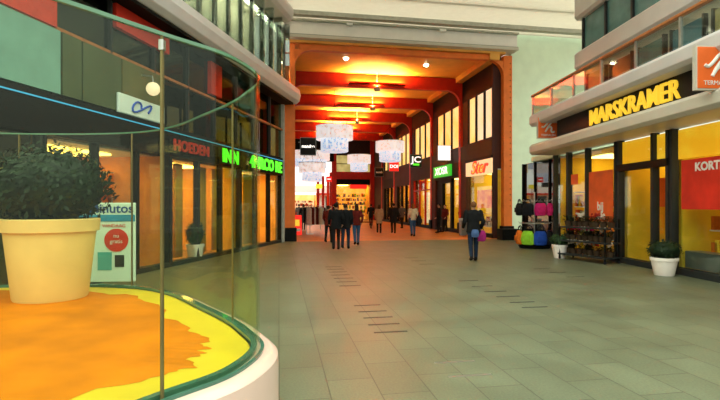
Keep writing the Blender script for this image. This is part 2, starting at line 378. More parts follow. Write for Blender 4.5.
for i, yb in enumerate(BAYS[1:]):
    lb = 'long uplight trough on the front of the %s red beam' % ['first', 'second', 'third', 'fourth', 'fifth'][i]
    if w0 is None:
        w0 = thing('uplight_trough', lb, 'light', FC, (5.4, yb-.30, 8.42), 0, 'uplight troughs on the red beams')
        MB().box(-1.6, 1.6, 0, .28, -.08, -.03).box(-1.6, 1.6, 0, .03, -.08, .06).build('housing', 'red_steel', w0)
        MB().box(-1.55, 1.55, .05, .26, -.03, .0).build('tube', 'lamp_white', w0)
        l = lamp('uplight', 'AREA', FW, (0, .15, .02), 750, (1, .58, .10), .2, PI, None, w0); l.data.shape = 'RECTANGLE'; l.data.size = 3.0; l.data.size_y = .2
    else: place(copy_tree(w0, lb), FC, (5.4, yb-.30, 8.42))
# ================================================================== PASSAGE, RIGHT SIDE: one shop front per bay
def room(t, x0, x1, y0, y1, z1, wall, lampm, lampn=2, backm=None):
    """lit shop interior behind a front that lies in the plane y = y0 (things face -y)"""
    e = .06
    MB().box(x0, x1, y1, y1+e, 0, z1).build('back_wall', backm or wall, t)  # back walls given a lit_ material glow: interior light put into their colour
    MB().box(x0-e, x0, y0, y1+e, 0, z1).build('side_wall', wall, t)
    MB().box(x1, x1+e, y0, y1+e, 0, z1).build('side_wall', wall, t)
    MB().box(x0-e, x1+e, y0, y1+e, z1, z1+e).build('shop_ceiling', 'white', t)
    MB().box(x0, x1, y0, y1, .0, .02).build('shop_floor', 'shop_floor', t)
    for k in range(lampn):
        xa = x0+(x1-x0)*(k+.2)/lampn; xb = x0+(x1-x0)*(k+.8)/lampn
        MB().box(xa, xb, y0+(y1-y0)*.3, y0+(y1-y0)*.7, z1-.05, z1-.01).build('ceiling_lamp', lampm, t)
FCW = FC @ Matrix.Translation((10.4, 0, 0)) @ Matrix.Rotation(-PI/2, 4, 'Z')   # x runs towards us (= -Y of passage), y into the wall
def cw(y): return -y
def goods(t, x0, x1, y, z0, z1, mats, n=5, dep=.25):
    """shelf boards with a row of boxed goods on each"""
    rows = max(1, int((z1-z0)/.42))
    g = MB()
    for r in range(rows+1): g.box(x0, x1, y, y+dep, z0+r*(z1-z0)/rows, z0+r*(z1-z0)/rows+.03)
    s = g.build('shelf_boards', 'white', t)
    for k, mt in enumerate(mats):
        q = MB()
        for r in range(rows):
            zb = z0+r*(z1-z0)/rows+.03; x = x0+.02
            while x < x1-.1:
                wd = random.uniform(.08, .2)
                if (int(x*17+r*5)) % len(mats) == k: q.box(x, min(x1, x+wd-.01), y+.02, y+dep-.02, zb, zb+random.uniform(.15, (z1-z0)/rows-.06))
                x += wd
        if q.v: tag(q.build('goods', mt, t), None, kind='stuff')
upm = ['lit_pale', 'lit_yellow', 'lit_yellow', 'lit_yellow', 'lit_yellow']
labs = ['first passage shopfront with cream fascia and red script, nearest the mouth', 'second passage shopfront with a green and white lit fascia sign', 'third passage shopfront with bright yellow panes beside the JC sign',
        'fourth passage shopfront with dark door under the red blade sign', 'fifth and farthest shopfront along the passage, right side']
for i in range(5):
    y0, y1 = BAYS[i]+.34, BAYS[i+1]
    xa, xb = -y1, -y0                       # along the wall in the FCW frame
    t = thing('shopfront', labs[i], 'shopfront', FCW, (0, 0, 0), 0, None)
    # upper storey: dark brick over tall lit windows
    MB().box(xa, xb, .1, .5, 7.55, 9.0).build('dark_panel', 'darker', t)
    MB().box(xa, xb, .0, .5, 4.15, 5.0).build('brick_band', 'brick', t)
    MB().box(xa, xa+.9, .12, .5, 5.0, 7.55).build('brick_pier', 'brick', t)
    wx0 = xa+.9; n = 3; ww = (xb-.05-wx0)/n
    for k in range(n):
        MB().box(wx0+k*ww+.05, wx0+(k+1)*ww-.05, .16, .2, 5.05, 7.55).build('window_pane', upm[i] if not (i == 0 and k == 0) else 'lit_yellow', t)
        MB().box(wx0+k*ww-.05, wx0+k*ww+.05, .06, .3, 5.0, 7.6).build('mullion', 'darker', t)
    MB().box(wx0, xb, .05, .3, 4.98, 5.06).build('window_sill', 'darker', t)
    # brick pier and shop
    MB().box(xa, xa+.75, .02, .5, 0, 4.15).build('brick_pier', 'brick', t)
    sx0, sx1 = xa+.75, xb-.02
    if i == 0:
        MB().box(sx0, sx1, .0, .3, 3.25, 4.0).build('fascia', 'lit_cream', t)
        MB().box(sx0, sx1, -.04, .3, 4.0, 4.15).build('ledge', 'darker', t)
        s = text('script_lettering', 'Ster', 'led_red', t, .95, upright((sx0+sx1)/2+.1, -.02, 3.62), .02, .35, 1.25, .02)
        text('lettering_highlight', 'S te', 'yellow_letter', s, .8, upright((sx0+sx1)/2-.02, -.05, 3.60), .005, .35, 1.2, -.012)
        room(t, sx0, sx1, .3, 3.2, 3.4, 'shop_yellow', 'lamp_yellow', 2, 'lit_pale')
        MB().box(-24.4, -22.7, .35, .40, 1.5, 2.45).build('hanging_poster', em('poster_painted_glow', (.75, .05, .01), .8, (.95, .30, .03), 4), t)  # glow put into the poster's colour, since its front side gets no light
        MB().box(sx0+.3, sx1-.2, .8, 1.3, .45, .5).build('display_table', 'white', t)
        goods(t, sx0+.4, sx1-.4, .8, .5, 1.15, ['white_cloth', 'black_bag', 'red_cloth'])
    elif i == 1:
        MB().box(sx0, sx1, -.02, .3, 3.3, 4.15).build('fascia', 'darker', t)
        sg = MB().box(sx0+.15, sx1-1.0, -.16, -.02, 3.45, 4.15).build('lit_sign', 'lit_greensign', t)
        text('lettering', 'XOSR', 'lit_white', sg, .66, upright((sx0+.15+sx1-1.0)/2, -.17, 3.8), .015, 0, 1.35, .004)
        room(t, sx0, sx1, .3, 3.0, 3.4, 'shop_yellow', 'lamp_yellow', 2, 'lit_yellow')
        MB().box(sx0+.0, sx0+1.1, .14, .2, .25, 3.3).build('dark_pane', 'darker', t)
        MB().box(sx0+1.1, sx0+1.3, .05, .25, 0, 3.3).build('door_frame', 'darker', t); MB().box(sx0+2.7, sx0+2.9, .05, .25, 0, 3.3).build('door_frame', 'darker', t)
        MB().box(sx0+1.1, sx0+2.9, .05, .25, 3.05, 3.3).build('door_head', 'darker', t)
        pl = MB()
        for k in range(40): pl.ball((sx0+3.2+random.uniform(-.25, .25), .7+random.uniform(-.2, .2), 1.0+random.uniform(0, 1.0)), .09, .05, .1, 6, 4)
        pl.build('red_plant_decoration', 'red_cloth', t)
    elif i == 2:
        MB().box(sx0, sx1, .0, .3, 3.55, 4.15).build('fascia', 'brick', t)
        room(t, sx0, sx1, .3, 3.0, 3.6, 'shop_yellow', 'lamp_yellow', 2, 'lit_yellow')
        for k in range(4): MB().box(sx0+k*(sx1-sx0)/3-.03, sx0+k*(sx1-sx0)/3+.03, .05, .2, .2, 3.55).build('mullion', 'red_steel', t)
        MB().box(sx0, sx1, .05, .2, 2.7, 2.78).build('transom', 'red_steel', t)
        MB().box(sx0+.3, sx0+1.2, .5, .6, 2.8, 3.5).build('hanging_poster', 'poster_red', t)
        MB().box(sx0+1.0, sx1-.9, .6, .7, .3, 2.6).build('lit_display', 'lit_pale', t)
    else:
        MB().box(sx0, sx1, .0, .3, 3.3, 4.15).build('fascia', 'brick' if i == 3 else 'darker', t)
        room(t, sx0, sx1, .3, 3.0, 3.35, 'shop_wall', 'lamp_warm', 1, 'lit_orange')
        for k in range(4): MB().box(sx0+k*(sx1-sx0)/3-.07, sx0+k*(sx1-sx0)/3+.07, .05, .25, .2, 3.3).build('mullion', 'darker', t)
        goods(t, sx0+.2, sx1-.2, 1.0, .2, 2.2, ['red_cloth', 'orange_bag', 'black_bag'])
    MB().box(sx0+.02, sx1-.02, .18, .2, .2, 3.25).build('shop_glass', 'glass', t)
    MB().box(sx0, sx1, .02, .3, 0, .2).build('plinth', 'darker', t)

def blade_sign(label, x0, x1, y, z0, z1, face, txt=None, tm='lit_white', ts=.4, sub=None, sx=1):
    t = thing('blade_sign', label, 'sign', FC, ((x0+x1)/2, y, (z0+z1)/2), 0, None)
    w_, h_ = (x1-x0)/2, (z1-z0)/2
    s = MB().box(-w_, w_, -.07, .07, -h_, h_).build('sign_box', face, t, bevel=.01)
    MB().box(-w_-.03, w_+.03, -.05, .05, -h_-.03, h_+.03).build('casing', 'grey_metal', t)
    d = 1 if x0 > 5 else -1
    MB().bar((d*w_, 0, h_*.5), (d*(w_+.12), 0, h_*.5), .05).build('bracket', 'grey_metal', t)
    if txt: text('lettering', txt, tm, t, ts, upright(0, -.085, .08 if sub else 0), .01, 0, sx, .012)
    if sub: MB().box(-w_*.55, w_*.55, -.09, -.075, -h_*.72, -h_*.45).build('underline', sub, t)
    return t
blade_sign('blank white lit square sign on the right passage wall', 9.50, 10.28, 27.3, 4.37, 5.25, 'lit_white')
blade_sign('dark green square sign reading JC in white', 9.46, 10.28, 33.2, 4.42, 5.32, pm('sign_green', (.02, .05, .02), .4), 'JC', 'lit_white', .62, 'led_green', 1.2)
blade_sign('red square sign with white letters on the right passage wall', 9.46, 10.28, 39.9, 4.6, 5.4, 'lit_red', 'DOI', 'lit_white', .38, None, 1.1)
blade_sign('small black square sign, farthest on the right passage wall', 9.46, 10.28, 46.0, 4.5, 5.35, 'slate', 'norah', 'letter_white', .28)
blade_sign('black square sign with pale lettering beside the left orange column', 1.15, 1.95, 25.5, 4.36, 5.26, 'slate', 'mandee', 'lit_white', .22)

# ------------------------------------------------------------------ two-tier drum lanterns
def lantern(label):
    t = thing('drum_lantern', label, 'pendant lamp', FC, (0, 0, 0), 0, 'two tier drum lanterns in the passage')
    MB().lathe([(0, .1), (1.12, .1), (1.18, .06), (1.18, .93), (1.14, .93), (1.14, .14), (0, .14)], 48).build('upper_shade', 'lantern', t)
    MB().lathe([(0, -.72), (.82, -.72), (.88, -.68), (.88, .14), (.84, .14), (.84, -.66), (0, -.66)], 48).build('lower_shade', 'lantern_blue', t)
    MB().lathe([(1.19, .90), (1.2, .90), (1.2, .95), (1.12, .95), (1.12, .90)], 48).build('hoop', 'steel', t)
    cb = MB()
    for k in range(3):
        a = 2*PI*k/3+.3; cb.tube([(1.1*math.cos(a), 1.1*math.sin(a), .93), (.05*math.cos(a), .05*math.sin(a), 2.2)], .012, 6)
    cb.tube([(0, 0, 2.2), (0, 0, 3.25)], .015, 6)
    cb.build('suspension_cables', 'darker', t)
    return t
LB = ['large two-tier drum lantern, nearest and largest in the passage', 'two-tier drum lantern nearest the right shop wall', 'two-tier drum lantern before the end wall window',
      'two-tier drum lantern just left behind the largest one', 'bright two-tier drum lantern, low and farthest left', 'half-hidden two-tier drum lantern above the lowest one']
l0 = lantern(LB[0])
def cpt(px, d): lat = (px-360)/470*d; return (lat*math.cos(TH)+d*math.sin(TH), -lat*math.sin(TH)+d*math.cos(TH))
for i, (px, d, zb) in enumerate([(334.5, 30, 5.03), (390, 38.5, 5.2), (359, 47.5, 5.05), (317.5, 45.5, 5.2), (312, 42, 3.75), (303, 48.5, 5.6)]):
    x, yy = cpt(px, d); o = l0 if i == 0 else copy_tree(l0, LB[i]); place(o, FC, (x, yy, zb+.72), i*1.1)
    for ch in bpy.data.objects:
        if ch.parent == o and ch.name.startswith('suspension'): q = (8.99-zb-.72-.93)/2.32; ch.matrix_local = Matrix.Translation((0, 0, .93*(1-q))) @ Matrix.Diagonal((1, 1, q, 1))

# ------------------------------------------------------------------ end wall of the passage
t = thing('shopfront', 'far end shopfront of the passage with red sign and lit upper window', 'shopfront', FC, (0, 51.2, 0))
for x in (5.7, 9.95): MB().box(x, x+.5, -.1, .4, 0, 9).build('column', 'red_steel', t)
MB().box(5.7, 10.45, 0, .4, 7.1, 9.1).build('upper_wall', 'brick', t)
MB().box(5.7, 10.45, -.05, .4, 4.5, 5.3).build('brick_band', 'red_steel', t)
MB().box(6.2, 9.95, .1, .2, 5.3, 7.1).build('upper_window', em('lit_olive', (.42, .34, .10), .8, (.62, .50, .18), 1.5), t)
MB().box(6.2, 9.95, .05, .12, 6.15, 6.22).build('transom', 'darker', t); MB().box(8.0, 8.08, .05, .12, 5.3, 7.1).build('mullion', 'darker', t)
MB().box(6.2, 9.95, .1, .3, 3.9, 4.5).build('fascia', 'darker', t)
s = MB().box(7.7, 9.6, -.05, .1, 3.45, 3.9).build('lit_sign', 'lit_red', t); 
room(t, 6.2, 9.95, .3, 3.2, 3.9, 'shop_wall', 'lamp_warm', 2, 'lit_orange')
goods(t, 6.4, 9.8, 1.6, .3, 3.0, ['red_cloth', 'white_cloth', 'orange_bag', 'green_bag', 'blue_bag'])
MB().box(6.2, 9.95, .12, .14, 0, 3.9).build('shop_glass', 'glass', t)
# open left arm of the passage: red posts, lit kiosk and street fronts in daylight
r0 = None
for i, (px, d) in enumerate([(318, 50), (323, 53), (328, 56), (331, 47)]):
    x, yy = cpt(px, d)
    lb = 'slim dark red post in the open left end, %s of four' % ['first from the left', 'second from the left', 'third from the left', 'last'][i]
    if r0 is None:
        r0 = thing('steel_post', lb, 'post', FC, (x, yy, 0), 0, 'slim red posts at the open end')
        MB().box(-.14, .14, -.14, .14, 0, 4.9).build('shaft', 'red_steel', r0); MB().box(-.2, .2, -.2, .2, 0, .4).build('base_block', 'darker', r0)
    else: place(copy_tree(r0, lb), FC, (x, yy, 0))
MB().box(.9, 5.9, 51, 51.5, 6.4, 9.1).build('wall_end', 'darker', None, FC)['kind'] = 'structure'
x, yy = cpt(303, 58)
t = thing('kiosk', 'small lit kiosk with white counter front in the open left end', 'kiosk', FC, (x, yy, 0))
MB().box(-1.6, 1.6, 0, 2, 2.9, 3.2).build('roof', 'lit_white', t); MB().box(-1.6, 1.6, .1, .2, 2.2, 2.9).build('lit_fascia', 'lit_yellow', t); MB().box(-1.5, 1.5, .1, .4, 0, 1.1).build('counter', 'red_cloth', t)
MB().box(-1.5, 1.5, 1.9, 2, 0, 2.9).build('back_wall', 'lit_cream', t)
for sx in (-1.5, 1.42): MB().box(sx, sx+.08, .1, .2, 1.1, 2.9).build('post', 'red_steel', t)
goods(t, -1.3, 1.3, 1.5, 1.0, 2.4, ['red_cloth', 'orange_bag', 'white_cloth'])
x, yy = cpt(329, 40)
t = thing('blade_sign', 'tiny red no-entry style sign with white bar by the red posts', 'sign', FC, (x, yy, 3.85))
MB().box(-.24, .24, -.04, .04, -.22, .22).build('sign_box', 'lit_red', t); MB().box(-.15, .15, -.05, -.04, -.04, .04).build('white_bar', 'lit_white', t); MB().box(.24, .3, -.03, .03, -3.85, .3).build('post', 'red_steel', t)
x, yy = cpt(319, 44)
t = thing('blade_sign', 'small plain yellow lit sign low in the open left end', 'sign', FC, (x, yy, 3.4))
MB().box(-.3, .3, -.04, .04, -.2, .2).build('sign_box', em('lit_yel', (1, .8, .05), 1), t); MB().box(-.03, .03, -.03, .03, -3.4, -.2).build('post', 'red_steel', t)
# pale street building beyond the open end
t = thing('street_building', 'pale sunlit building beyond the open left end of the passage', 'building', FC, (3, 82, 0))
MB().box(-14, 14, 0, 6, 0, 5).build('wall', 'white', t)
for k in range(9): MB().box(-13+k*3, -11.4+k*3, -.05, .1, .6, 3.2).build('window', 'lit_orange' if k % 2 else 'glass_dark', t)
MB().box(-14, 14, -1.2, .2, 3.4, 3.7).build('awning', 'poster_red', t)
t = MB().box(10.42, 10.9, 47.45, 51.05, 0, 9.0).build('wall_passage_end', 'brick', None, FC); struct(t)
t = MB().box(10.5, 10.9, 51.7, 95, 0, 8).build('wall_passage', 'brick', None, FC); struct(t)

# ================================================================== LEFT BUILDING
S0, S1 = -19.0, 0.0     # far end at s = 0
t = thing('shop_building', 'left shop building with long white band and green glass fins upstairs', 'building', FL)
LB_ = t
ED = 9.6
# white floor band, rounded nose, ends in a bevel
prof = [(.3, 6.2), (-.45, 6.2), (-.60, 6.32), (-.66, 6.58), (-.60, 6.84), (-.45, 6.95), (.3, 6.95)]
def extr(prof, x0, x1, mb=None):
    mb = mb or MB(); n = len(prof); vs = [(x, y, z) for x in (x0, x1) for y, z in prof]
    return mb.add(vs, [tuple(range(n)), tuple(range(2*n-1, n-1, -1))]+[(k, (k+1) % n, n+(k+1) % n, n+k) for k in range(n)])
extr(prof, S0, 0.35).build('floor_band', 'white_band', t, bevel=.02)
MB().box(S0, .0, -.42, .5, 6.12, 6.2).build('soffit', 'darker', t)
extr([(y-.1, z+3.25) for y, z in prof], S0, -.9).build('roof_band', 'white_band', t, bevel=.02)
MB().box(S0, -.9, -.5, 1.2, 10.15, 10.4).build('roof_soffit', 'white_plank', t)
# upstairs: set back lit wall, green glass with vertical fins
MB().box(S0, -.3, 1.3, 1.4, 6.9, 10.2).build('upper_back_wall', pm('pale_green_wall', (.62, .60, .50), .7, 0, .15, 1.5), t)
MB().box(S0, -.3, .02, .04, 6.95, 9.5).build('upper_glass', 'glass_teal', t)
MB().box(S0, -.3, 0, 1.3, 6.85, 6.93).build('upper_floor', 'grey_metal', t)
MB().box(S0, -.3, .3, .9, 9.9, 9.97).build('upstairs_fill_light', 'lamp_white', t)  # added light strip, hidden above the band, brightens the upstairs interior
k = -.5
while k > S0+8:
    MB().box(k-.05, k+.05, -.42, .1, 6.95, 9.5).build('glass_fin', 'glass_green_fin', t)
    MB().box(k-.02, k+.10, .04, .16, 6.95, 9.5).build('fin_post', 'charcoal', t)
    k -= .95
# grey end post of the upstairs glazing and white lamp boxes
MB().box(-.35, -.15, -.1, .2, 6.95, 9.9).build('end_post', 'grey_metal', t)
for z in (8.5, 7.9): MB().box(.0, .12, -.2, -.05, z, z+.5).build('wall_lamp', 'lit_white', t)
# intermediate storey between the sign line and the band: dark panes with thin frames
MB().box(S0, 0, .45, .55, 3.7, 6.2).build('panel_wall', pm('dark_olive', (.035, .040, .028), .5, 0, .2, 2), t)
MB().box(S0, -.0, .1, .12, 3.72, 6.15).build('storey_glass', 'glass_green', t)
k = -.02
while k > S0:
    MB().box(k-.06, k, .02, .2, 3.7, 6.15).build('mullion', 'charcoal', t); k -= 1.55
MB().box(S0, 0, .02, .12, 4.95, 5.02).build('transom', 'wood_rail', t)
MB().box(S0, 0, .0, .12, 3.585, 3.61).build('blue_edge_light', 'lit_blue', t)
MB().box(S0, 0, .02, .5, 2.95, 3.72).build('sign_board', 'darker', t)
# green glazed panels (nearer half) and teal ones (nearest)
for (a, b_, mt) in ((-12.25, -11.78, 'olive1'), (-11.74, -10.62, 'olive1'), (-10.58, -9.0, 'olive2'), (-19, -12.3, 'teal1')):
    if mt not in M: M[mt] = pm(mt, {'olive1': (.085, .105, .05), 'olive2': (.12, .12, .045), 'teal1': (.20, .38, .32)}[mt], .35, 0, .12, 1.5)
    MB().box(a, b_, .0, .1, 3.75, 4.95).build('glazed_panel', mt, t)
MB().box(-19, -12.4, -.02, .1, 4.98, 6.0).build('red_panel', pm('salmon_red', (.62, .05, .025), .5), t)
MB().box(-10.8, -8.8, -.02, .1, 5.6, 6.12).build('red_panel', 'red_panel', t)
MB().box(-6.6, -5.9, -.02, .1, 5.1, 6.1).build('red_panel', 'red_panel', t)
# end pier
MB().box(-.14, .0, -.02, .5, 0, 6.15).build('end_pier', 'plank_gap', t)
MB().box(S0, S1, 3.4, 3.6, 0, 10).build('rear_wall', 'darker', t)
# shops
def shop(x0, x1, label, wall, lampm, backm, frames=3, fm='darker', gm=None, z1=2.95, gx=None):
    s = thing('shopfront', label, 'shopfront', FL)
    room(s, x0+.07, x1-.07, .3, 3.2, z1, wall, lampm, 1, backm)
    for k in range(frames+1):
        x = x0+(x1-x0)*k/frames; MB().box(x-.05 if k else x, x+.05 if k < frames else x, .05, .22, 0, z1).build('mullion', fm, s)
    MB().box(x0+.02, x1-.02, .12, .14, .1, z1).build('shop_glass', 'glass', s)
    MB().box(x0, x1, .04, .26, 0, .12).build('plinth', 'charcoal', s)
    if gm: goods(s, (gx or (x0, x1))[0]+.2, (gx or (x0, x1))[1]-.2, 1.6, .15, 2.5, gm)
    return s
shop(-4.3, -.24, 'left corner shopfront with amber interior under the green lettering', 'shop_wall', 'lamp_warm', 'lit_yellow', 3, 'darker')
shop(-8.6, -4.35, 'left shopfront with tall amber curtains and red lettering', 'shop_wall', 'lamp_warm', 'lit_amber', 3, 'charcoal', ['black_bag', 'orange_bag'], gx=(-8.5, -7.2))
shop(-12.6, -8.65, 'left shopfront with orange shelves seen through the display glass', 'shop_orange', 'lamp_shelf', 'lit_orange', 3, 'darker', ['red_cloth', 'orange_bag', 'black_bag', 'white_cloth'])
shop(-18.6, -12.65, 'left shopfront nearest us, dim, behind the big planter', 'shop_dim', 'lamp_dim', 'darker', 4, 'charcoal', ['black_bag', 'grey_cloth', 'orange_bag'])
# amber curtains in the corner shops
for (a, b_) in ((-3.1, -2.2), (-6.6, -5.9), (-5.5, -4.8), (-7.7, -7.3)):
    c = MB(); n = 24; vs = []
    for k in range(n+1):
        x = a+(b_-a)*k/n; yo = .55+.05*math.sin(k*1.7)
        vs += [(x, yo, .12), (x, yo, 2.85)]
    c.add(vs, [(2*k, 2*k+2, 2*k+3, 2*k+1) for k in range(n)], True)
    o = c.build('curtain', pm('amber_cloth', (.85, .42, .04), .8), None, FL); o.modifiers.new('t', 'SOLIDIFY').thickness = .02
    tag(o, {-3.1: 'amber curtain in the left corner shop below green letters', -6.6: 'amber curtain right of the shop doorway, seen through glass', -5.5: 'amber curtain nearest the left corner shop pier', -7.7: 'narrow amber curtain farthest from the corner shop'}[a], 'curtain')
def sign(name, label, cat, frame, loc, rz=0): return thing(name, label, cat, frame, loc, rz)
t = sign('shop_lettering', 'bright green lit lettering on the dark left corner fascia', 'sign', FL, (-2.1, -.02, 3.25)); text('lettering', '4NRCO RE', 'led_green', t, .62, upright(0, -.02, 0), .02, 0, 1.12, .02)
MB().box(-1.7, 1.7, .0, .03, -.26, .26).build('backing', 'darker', t)
t = sign('shop_lettering', 'short green lit lettering farther left on the same fascia', 'sign', FL, (-5.3, -.02, 3.25)); text('lettering', 'INN', 'led_green', t, .6, upright(0, -.02, 0), .02, 0, 1.1, .02); MB().box(-.8, .8, 0, .03, -.26, .26).build('backing', 'darker', t)
t = sign('shop_lettering', 'dull red lettering on the fascia seen through the display glass', 'sign', FL, (-7.7, -.02, 3.25)); text('lettering', 'HOEDEN', em('dull_red', (.7, .05, .02), .6) and 'letter_red', t, .42, upright(0, -.02, 0), .02, 0, 1.1, .01); MB().box(-1.1, 1.1, 0, .03, -.2, .2).build('backing', 'darker', t)
# white board with a blue squiggle, and a globe lamp above it
t = sign('fascia_board', 'white board with blue scribble on the left fascia', 'sign', FL, (-9.9, -.05, 4.05))
MB().box(-.9, .8, -.03, .04, -.34, .10).build('board', 'paper', t, bevel=.02)
pts = [(-.4+.25*math.cos(a)+a*.06, -.045, -.12+.13*math.sin(a*1.3)) for a in [k*.45 for k in range(18)]]
MB().tube(pts, .025, 6).build('blue_scribble', pm('scribble', (.05, .12, .55), .5), t)
t = sign('globe_lamp', 'white globe lamp on a bracket above the scribbled board', 'lamp', FL, (-9.9, -.30, 4.42))
MB().ball((0, 0, 0), .16, n=20, m=12).build('globe', em('globe_glow', (1, .78, .5), .9), t); MB().tube([(0, 0, .14), (0, .02, .3), (0, .32, .34)], .02, 8).build('bracket', 'steel', t)

# ================================================================== RIGHT BUILDING
T0, T1 = 0.0, 13.5
t = thing('shop_building', 'right shop building with white balcony bands and glass balustrade', 'building', FR)
def rprof(y0, z0, z1, r=.09): return [(.4, z0), (y0+r, z0), (y0, z0+r), (y0, z1-r), (y0+r, z1), (.4, z1)]
extr(rprof(-.80, 3.53, 3.93), -.2, T1).build('canopy', 'cream_band', t, bevel=.015)
extr(rprof(-.80, 4.60, 5.04), -.2, T1).build('balcony_band', 'white_band', t, bevel=.015)
MB().box(1.1, T1, -.35, .3, 3.93, 4.60).build('black_fascia', 'slate', t)
MB().box(-.1, 1.1, .12, .3, 3.93, 4.60).build('fascia_end', 'charcoal', t)
# lettering on the fascia is a sign of its own, below
tb = thing('balcony_balustrade', 'glass balcony balustrade with brown wooden handrail, right building', 'balustrade', FR, (0, 0, 5.04))
n = 9
for k in range(n):
    a = -.1+k*(T1+.1)/n; MB().box(a+.05, a+(T1+.1)/n-.05, -.70, -.68, .03, .64).build('glass_panel', 'glass_teal', tb)
    MB().box(a-.03, a+.03, -.72, -.66, 0, .68).build('post', 'steel', tb)
MB().box(-.15, T1, -.76, -.62, .66, .73).build('handrail', 'wood_rail', tb, bevel=.015)
MB().box(-.14, -.12, -.68, .9, .03, .64).build('end_panel', 'glass_teal', tb)
# upstairs wall with windows, set back
t2 = t
MB().box(-.2, T1, .35, 1.4, 4.7, 5.04).build('balcony_floor', 'grey_metal', t)
MB().box(-.1, T1, 1.3, 1.5, 5.04, 9.9).build('upper_wall', 'cream_band', t)
for k in range(9):
    a = .3+k*1.45
    MB().box(a, a+1.1, 1.22, 1.32, 5.2, 6.45).build('balcony_window', ['lit_olive2', 'glass_dark', 'brown_pane', 'teal_pane'][k % 4] if False else M.setdefault(['w1', 'w2', 'w3', 'w4'][k % 4], pm('pane_%s' % 'abcd'[k % 4], [(.42, .36, .16), (.20, .09, .05), (.10, .22, .22), (.07, .20, .26)][k % 4], .2, 0, .2, 2)), t)
    MB().box(a-.05, a, 1.16, 1.34, 5.1, 6.5).build('window_frame', 'charcoal', t); MB().box(a+1.1, a+1.15, 1.16, 1.34, 5.1, 6.5).build('window_frame', 'charcoal', t)
extr([(1.4, 6.7), (1.0, 6.7), (.9, 6.8), (.9, 7.3), (1.0, 7.4), (1.4, 7.4)], -.1, T1).build('upper_band', 'white_band', t, bevel=.015)
MB().box(.05, T1, 1.15, 1.3, 7.4, 8.6).build('upper_glazing', M['w3'], t)
for k in range(9): MB().box(.1+k*1.45, .2+k*1.45, 1.08, 1.3, 7.4, 8.6).build('upper_mullion', 'charcoal', t)
extr([(1.4, 8.6), (1.0, 8.6), (.9, 8.7), (.9, 9.9), (1.4, 9.9)], -.1, T1).build('roof_band', 'white_band', t, bevel=.015)
MB().box(-.12, -.02, 1.3, 1.5, 5.04, 9.9).build('end_wall', 'charcoal', t)
# dark glazed return beyond the shops, behind the bag stand
MB().box(-4.1, -.02, .62, .9, 0, 3.53).build('return_wall', 'charcoal', t)
MB().box(-4.1, -.02, .55, .60, .15, 3.5).build('return_glass', 'glass_dark', t)
for x in (-4.1, -2.8, -1.4, -.1): MB().box(x, x+.08, .5, .64, 0, 3.53).build('return_mullion', 'darker', t)
MB().box(-1.2, -.1, .60, .66, .5, 3.3).build('return_panel', pm('dull_teal', (.06, .12, .11), .4), t)
MB().box(-2.6, -.02, .3, 1.4, 3.5, 3.7).build('return_top', 'mint', t)
MB().box(-.1, T1, 3.5, 3.7, 0, 3.6).build('rear_wall', 'darker', t)
def rshop(x0, x1, label, wall, lampm, backm, mull, gm=None, z1=3.5, fm='charcoal'):
    s = thing('shopfront', label, 'shopfront', FR)
    room(s, x0+.07, x1-.07, .3, 3.2, z1-.1, wall, lampm, 2, backm)
    for x, wd in mull: MB().box(x, x+wd, .02, .2, 0, z1).build('mullion', fm, s)
    MB().box(x0+.02, x1-.02, .10, .12, .15, z1).build('shop_glass', 'glass', s)
    MB().box(x0, x1, .0, .26, 0, .15).build('plinth', 'charcoal', s)
    if gm: goods(s, x0+.3, x1-.3, 1.3, .15, 2.3, gm)
    return s
a1 = rshop(0, 3.95, 'right shopfront, far end, pale yellow panes and orange poster', 'shop_yellow', 'lamp_yellow', 'shop_yellow', [(0, .08), (1.0, .12), (2.25, .10), (3.85, .08)])
a2 = rshop(4.0, 6.1, 'right doorway shopfront with yellow shelves under a dark head', 'shop_yellow', 'lamp_yellow', 'shop_yellow', [(4.0, .1), (5.45, .1), (6.0, .1)], ['shop_yellow', 'poster_orange', 'maroon_cloth', 'cream_cloth', 'black_bag'])
MB().box(4.0, 6.1, -.02, .2, 2.62, 2.80).build('door_head', 'darker', a2)
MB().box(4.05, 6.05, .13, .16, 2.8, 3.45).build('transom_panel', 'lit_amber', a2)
a3 = rshop(6.15, 13.4, 'right shopfront nearest us with red posters and crowded shelves', 'shop_yellow', 'lamp_yellow', 'shop_orange', [(6.15, .08), (8.6, .08), (11.0, .08), (13.2, .12)], ['orange_bag', 'cream_cloth', 'red_cloth', 'shop_yellow', 'black_bag'])
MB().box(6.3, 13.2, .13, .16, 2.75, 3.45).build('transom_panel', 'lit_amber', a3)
MB().box(6.3, 13.2, .3, .7, .15, .55).build('display_counter', 'grey_metal', a3)
for s_, u0_, u1_ in ((a1, .2, 3.7), (a3, 6.5, 13)): goods(s_, u0_, u1_, .75, .5, 2.1, ['orange_bag', 'maroon_cloth', 'shop_yellow', 'poster_orange', 'cream_cloth'])
def poster(label, frame, x0, x1, y, z0, z1, mt, lines=(), tm='letter_white', cat='poster'):
    t = thing('window_poster', label, cat, frame, ((x0+x1)/2, y, (z0+z1)/2)); w_, h_ = (x1-x0)/2, (z1-z0)/2
    MB().box(-w_, w_, -.008, .008, -h_, h_).build('sheet', mt, t)
    for (body, sz, zz) in lines: text('lettering', body, tm, t, sz, upright(0, -.012, zz), .003, 0, 1, .01)
    return t
poster('tall orange sale poster in the far right shop window', FR, 2.45, 3.75, .06, 1.15, 2.7, 'poster_orange', [('bij', .36, -.32), ('sale', .36, -.6)])
poster('small yellow notice between the pale yellow panes', FR, 1.3, 1.75, .06, 2.35, 2.7, 'poster_orange')
poster('large red poster in the nearest right shop window', FR, 6.5, 8.5, .06, 1.55, 2.7, 'poster_red', [('KORTING', .26, .38)])
poster('second large red poster nearest the right edge', FR, 8.8, 10.9, .06, 1.55, 2.7, 'poster_red')
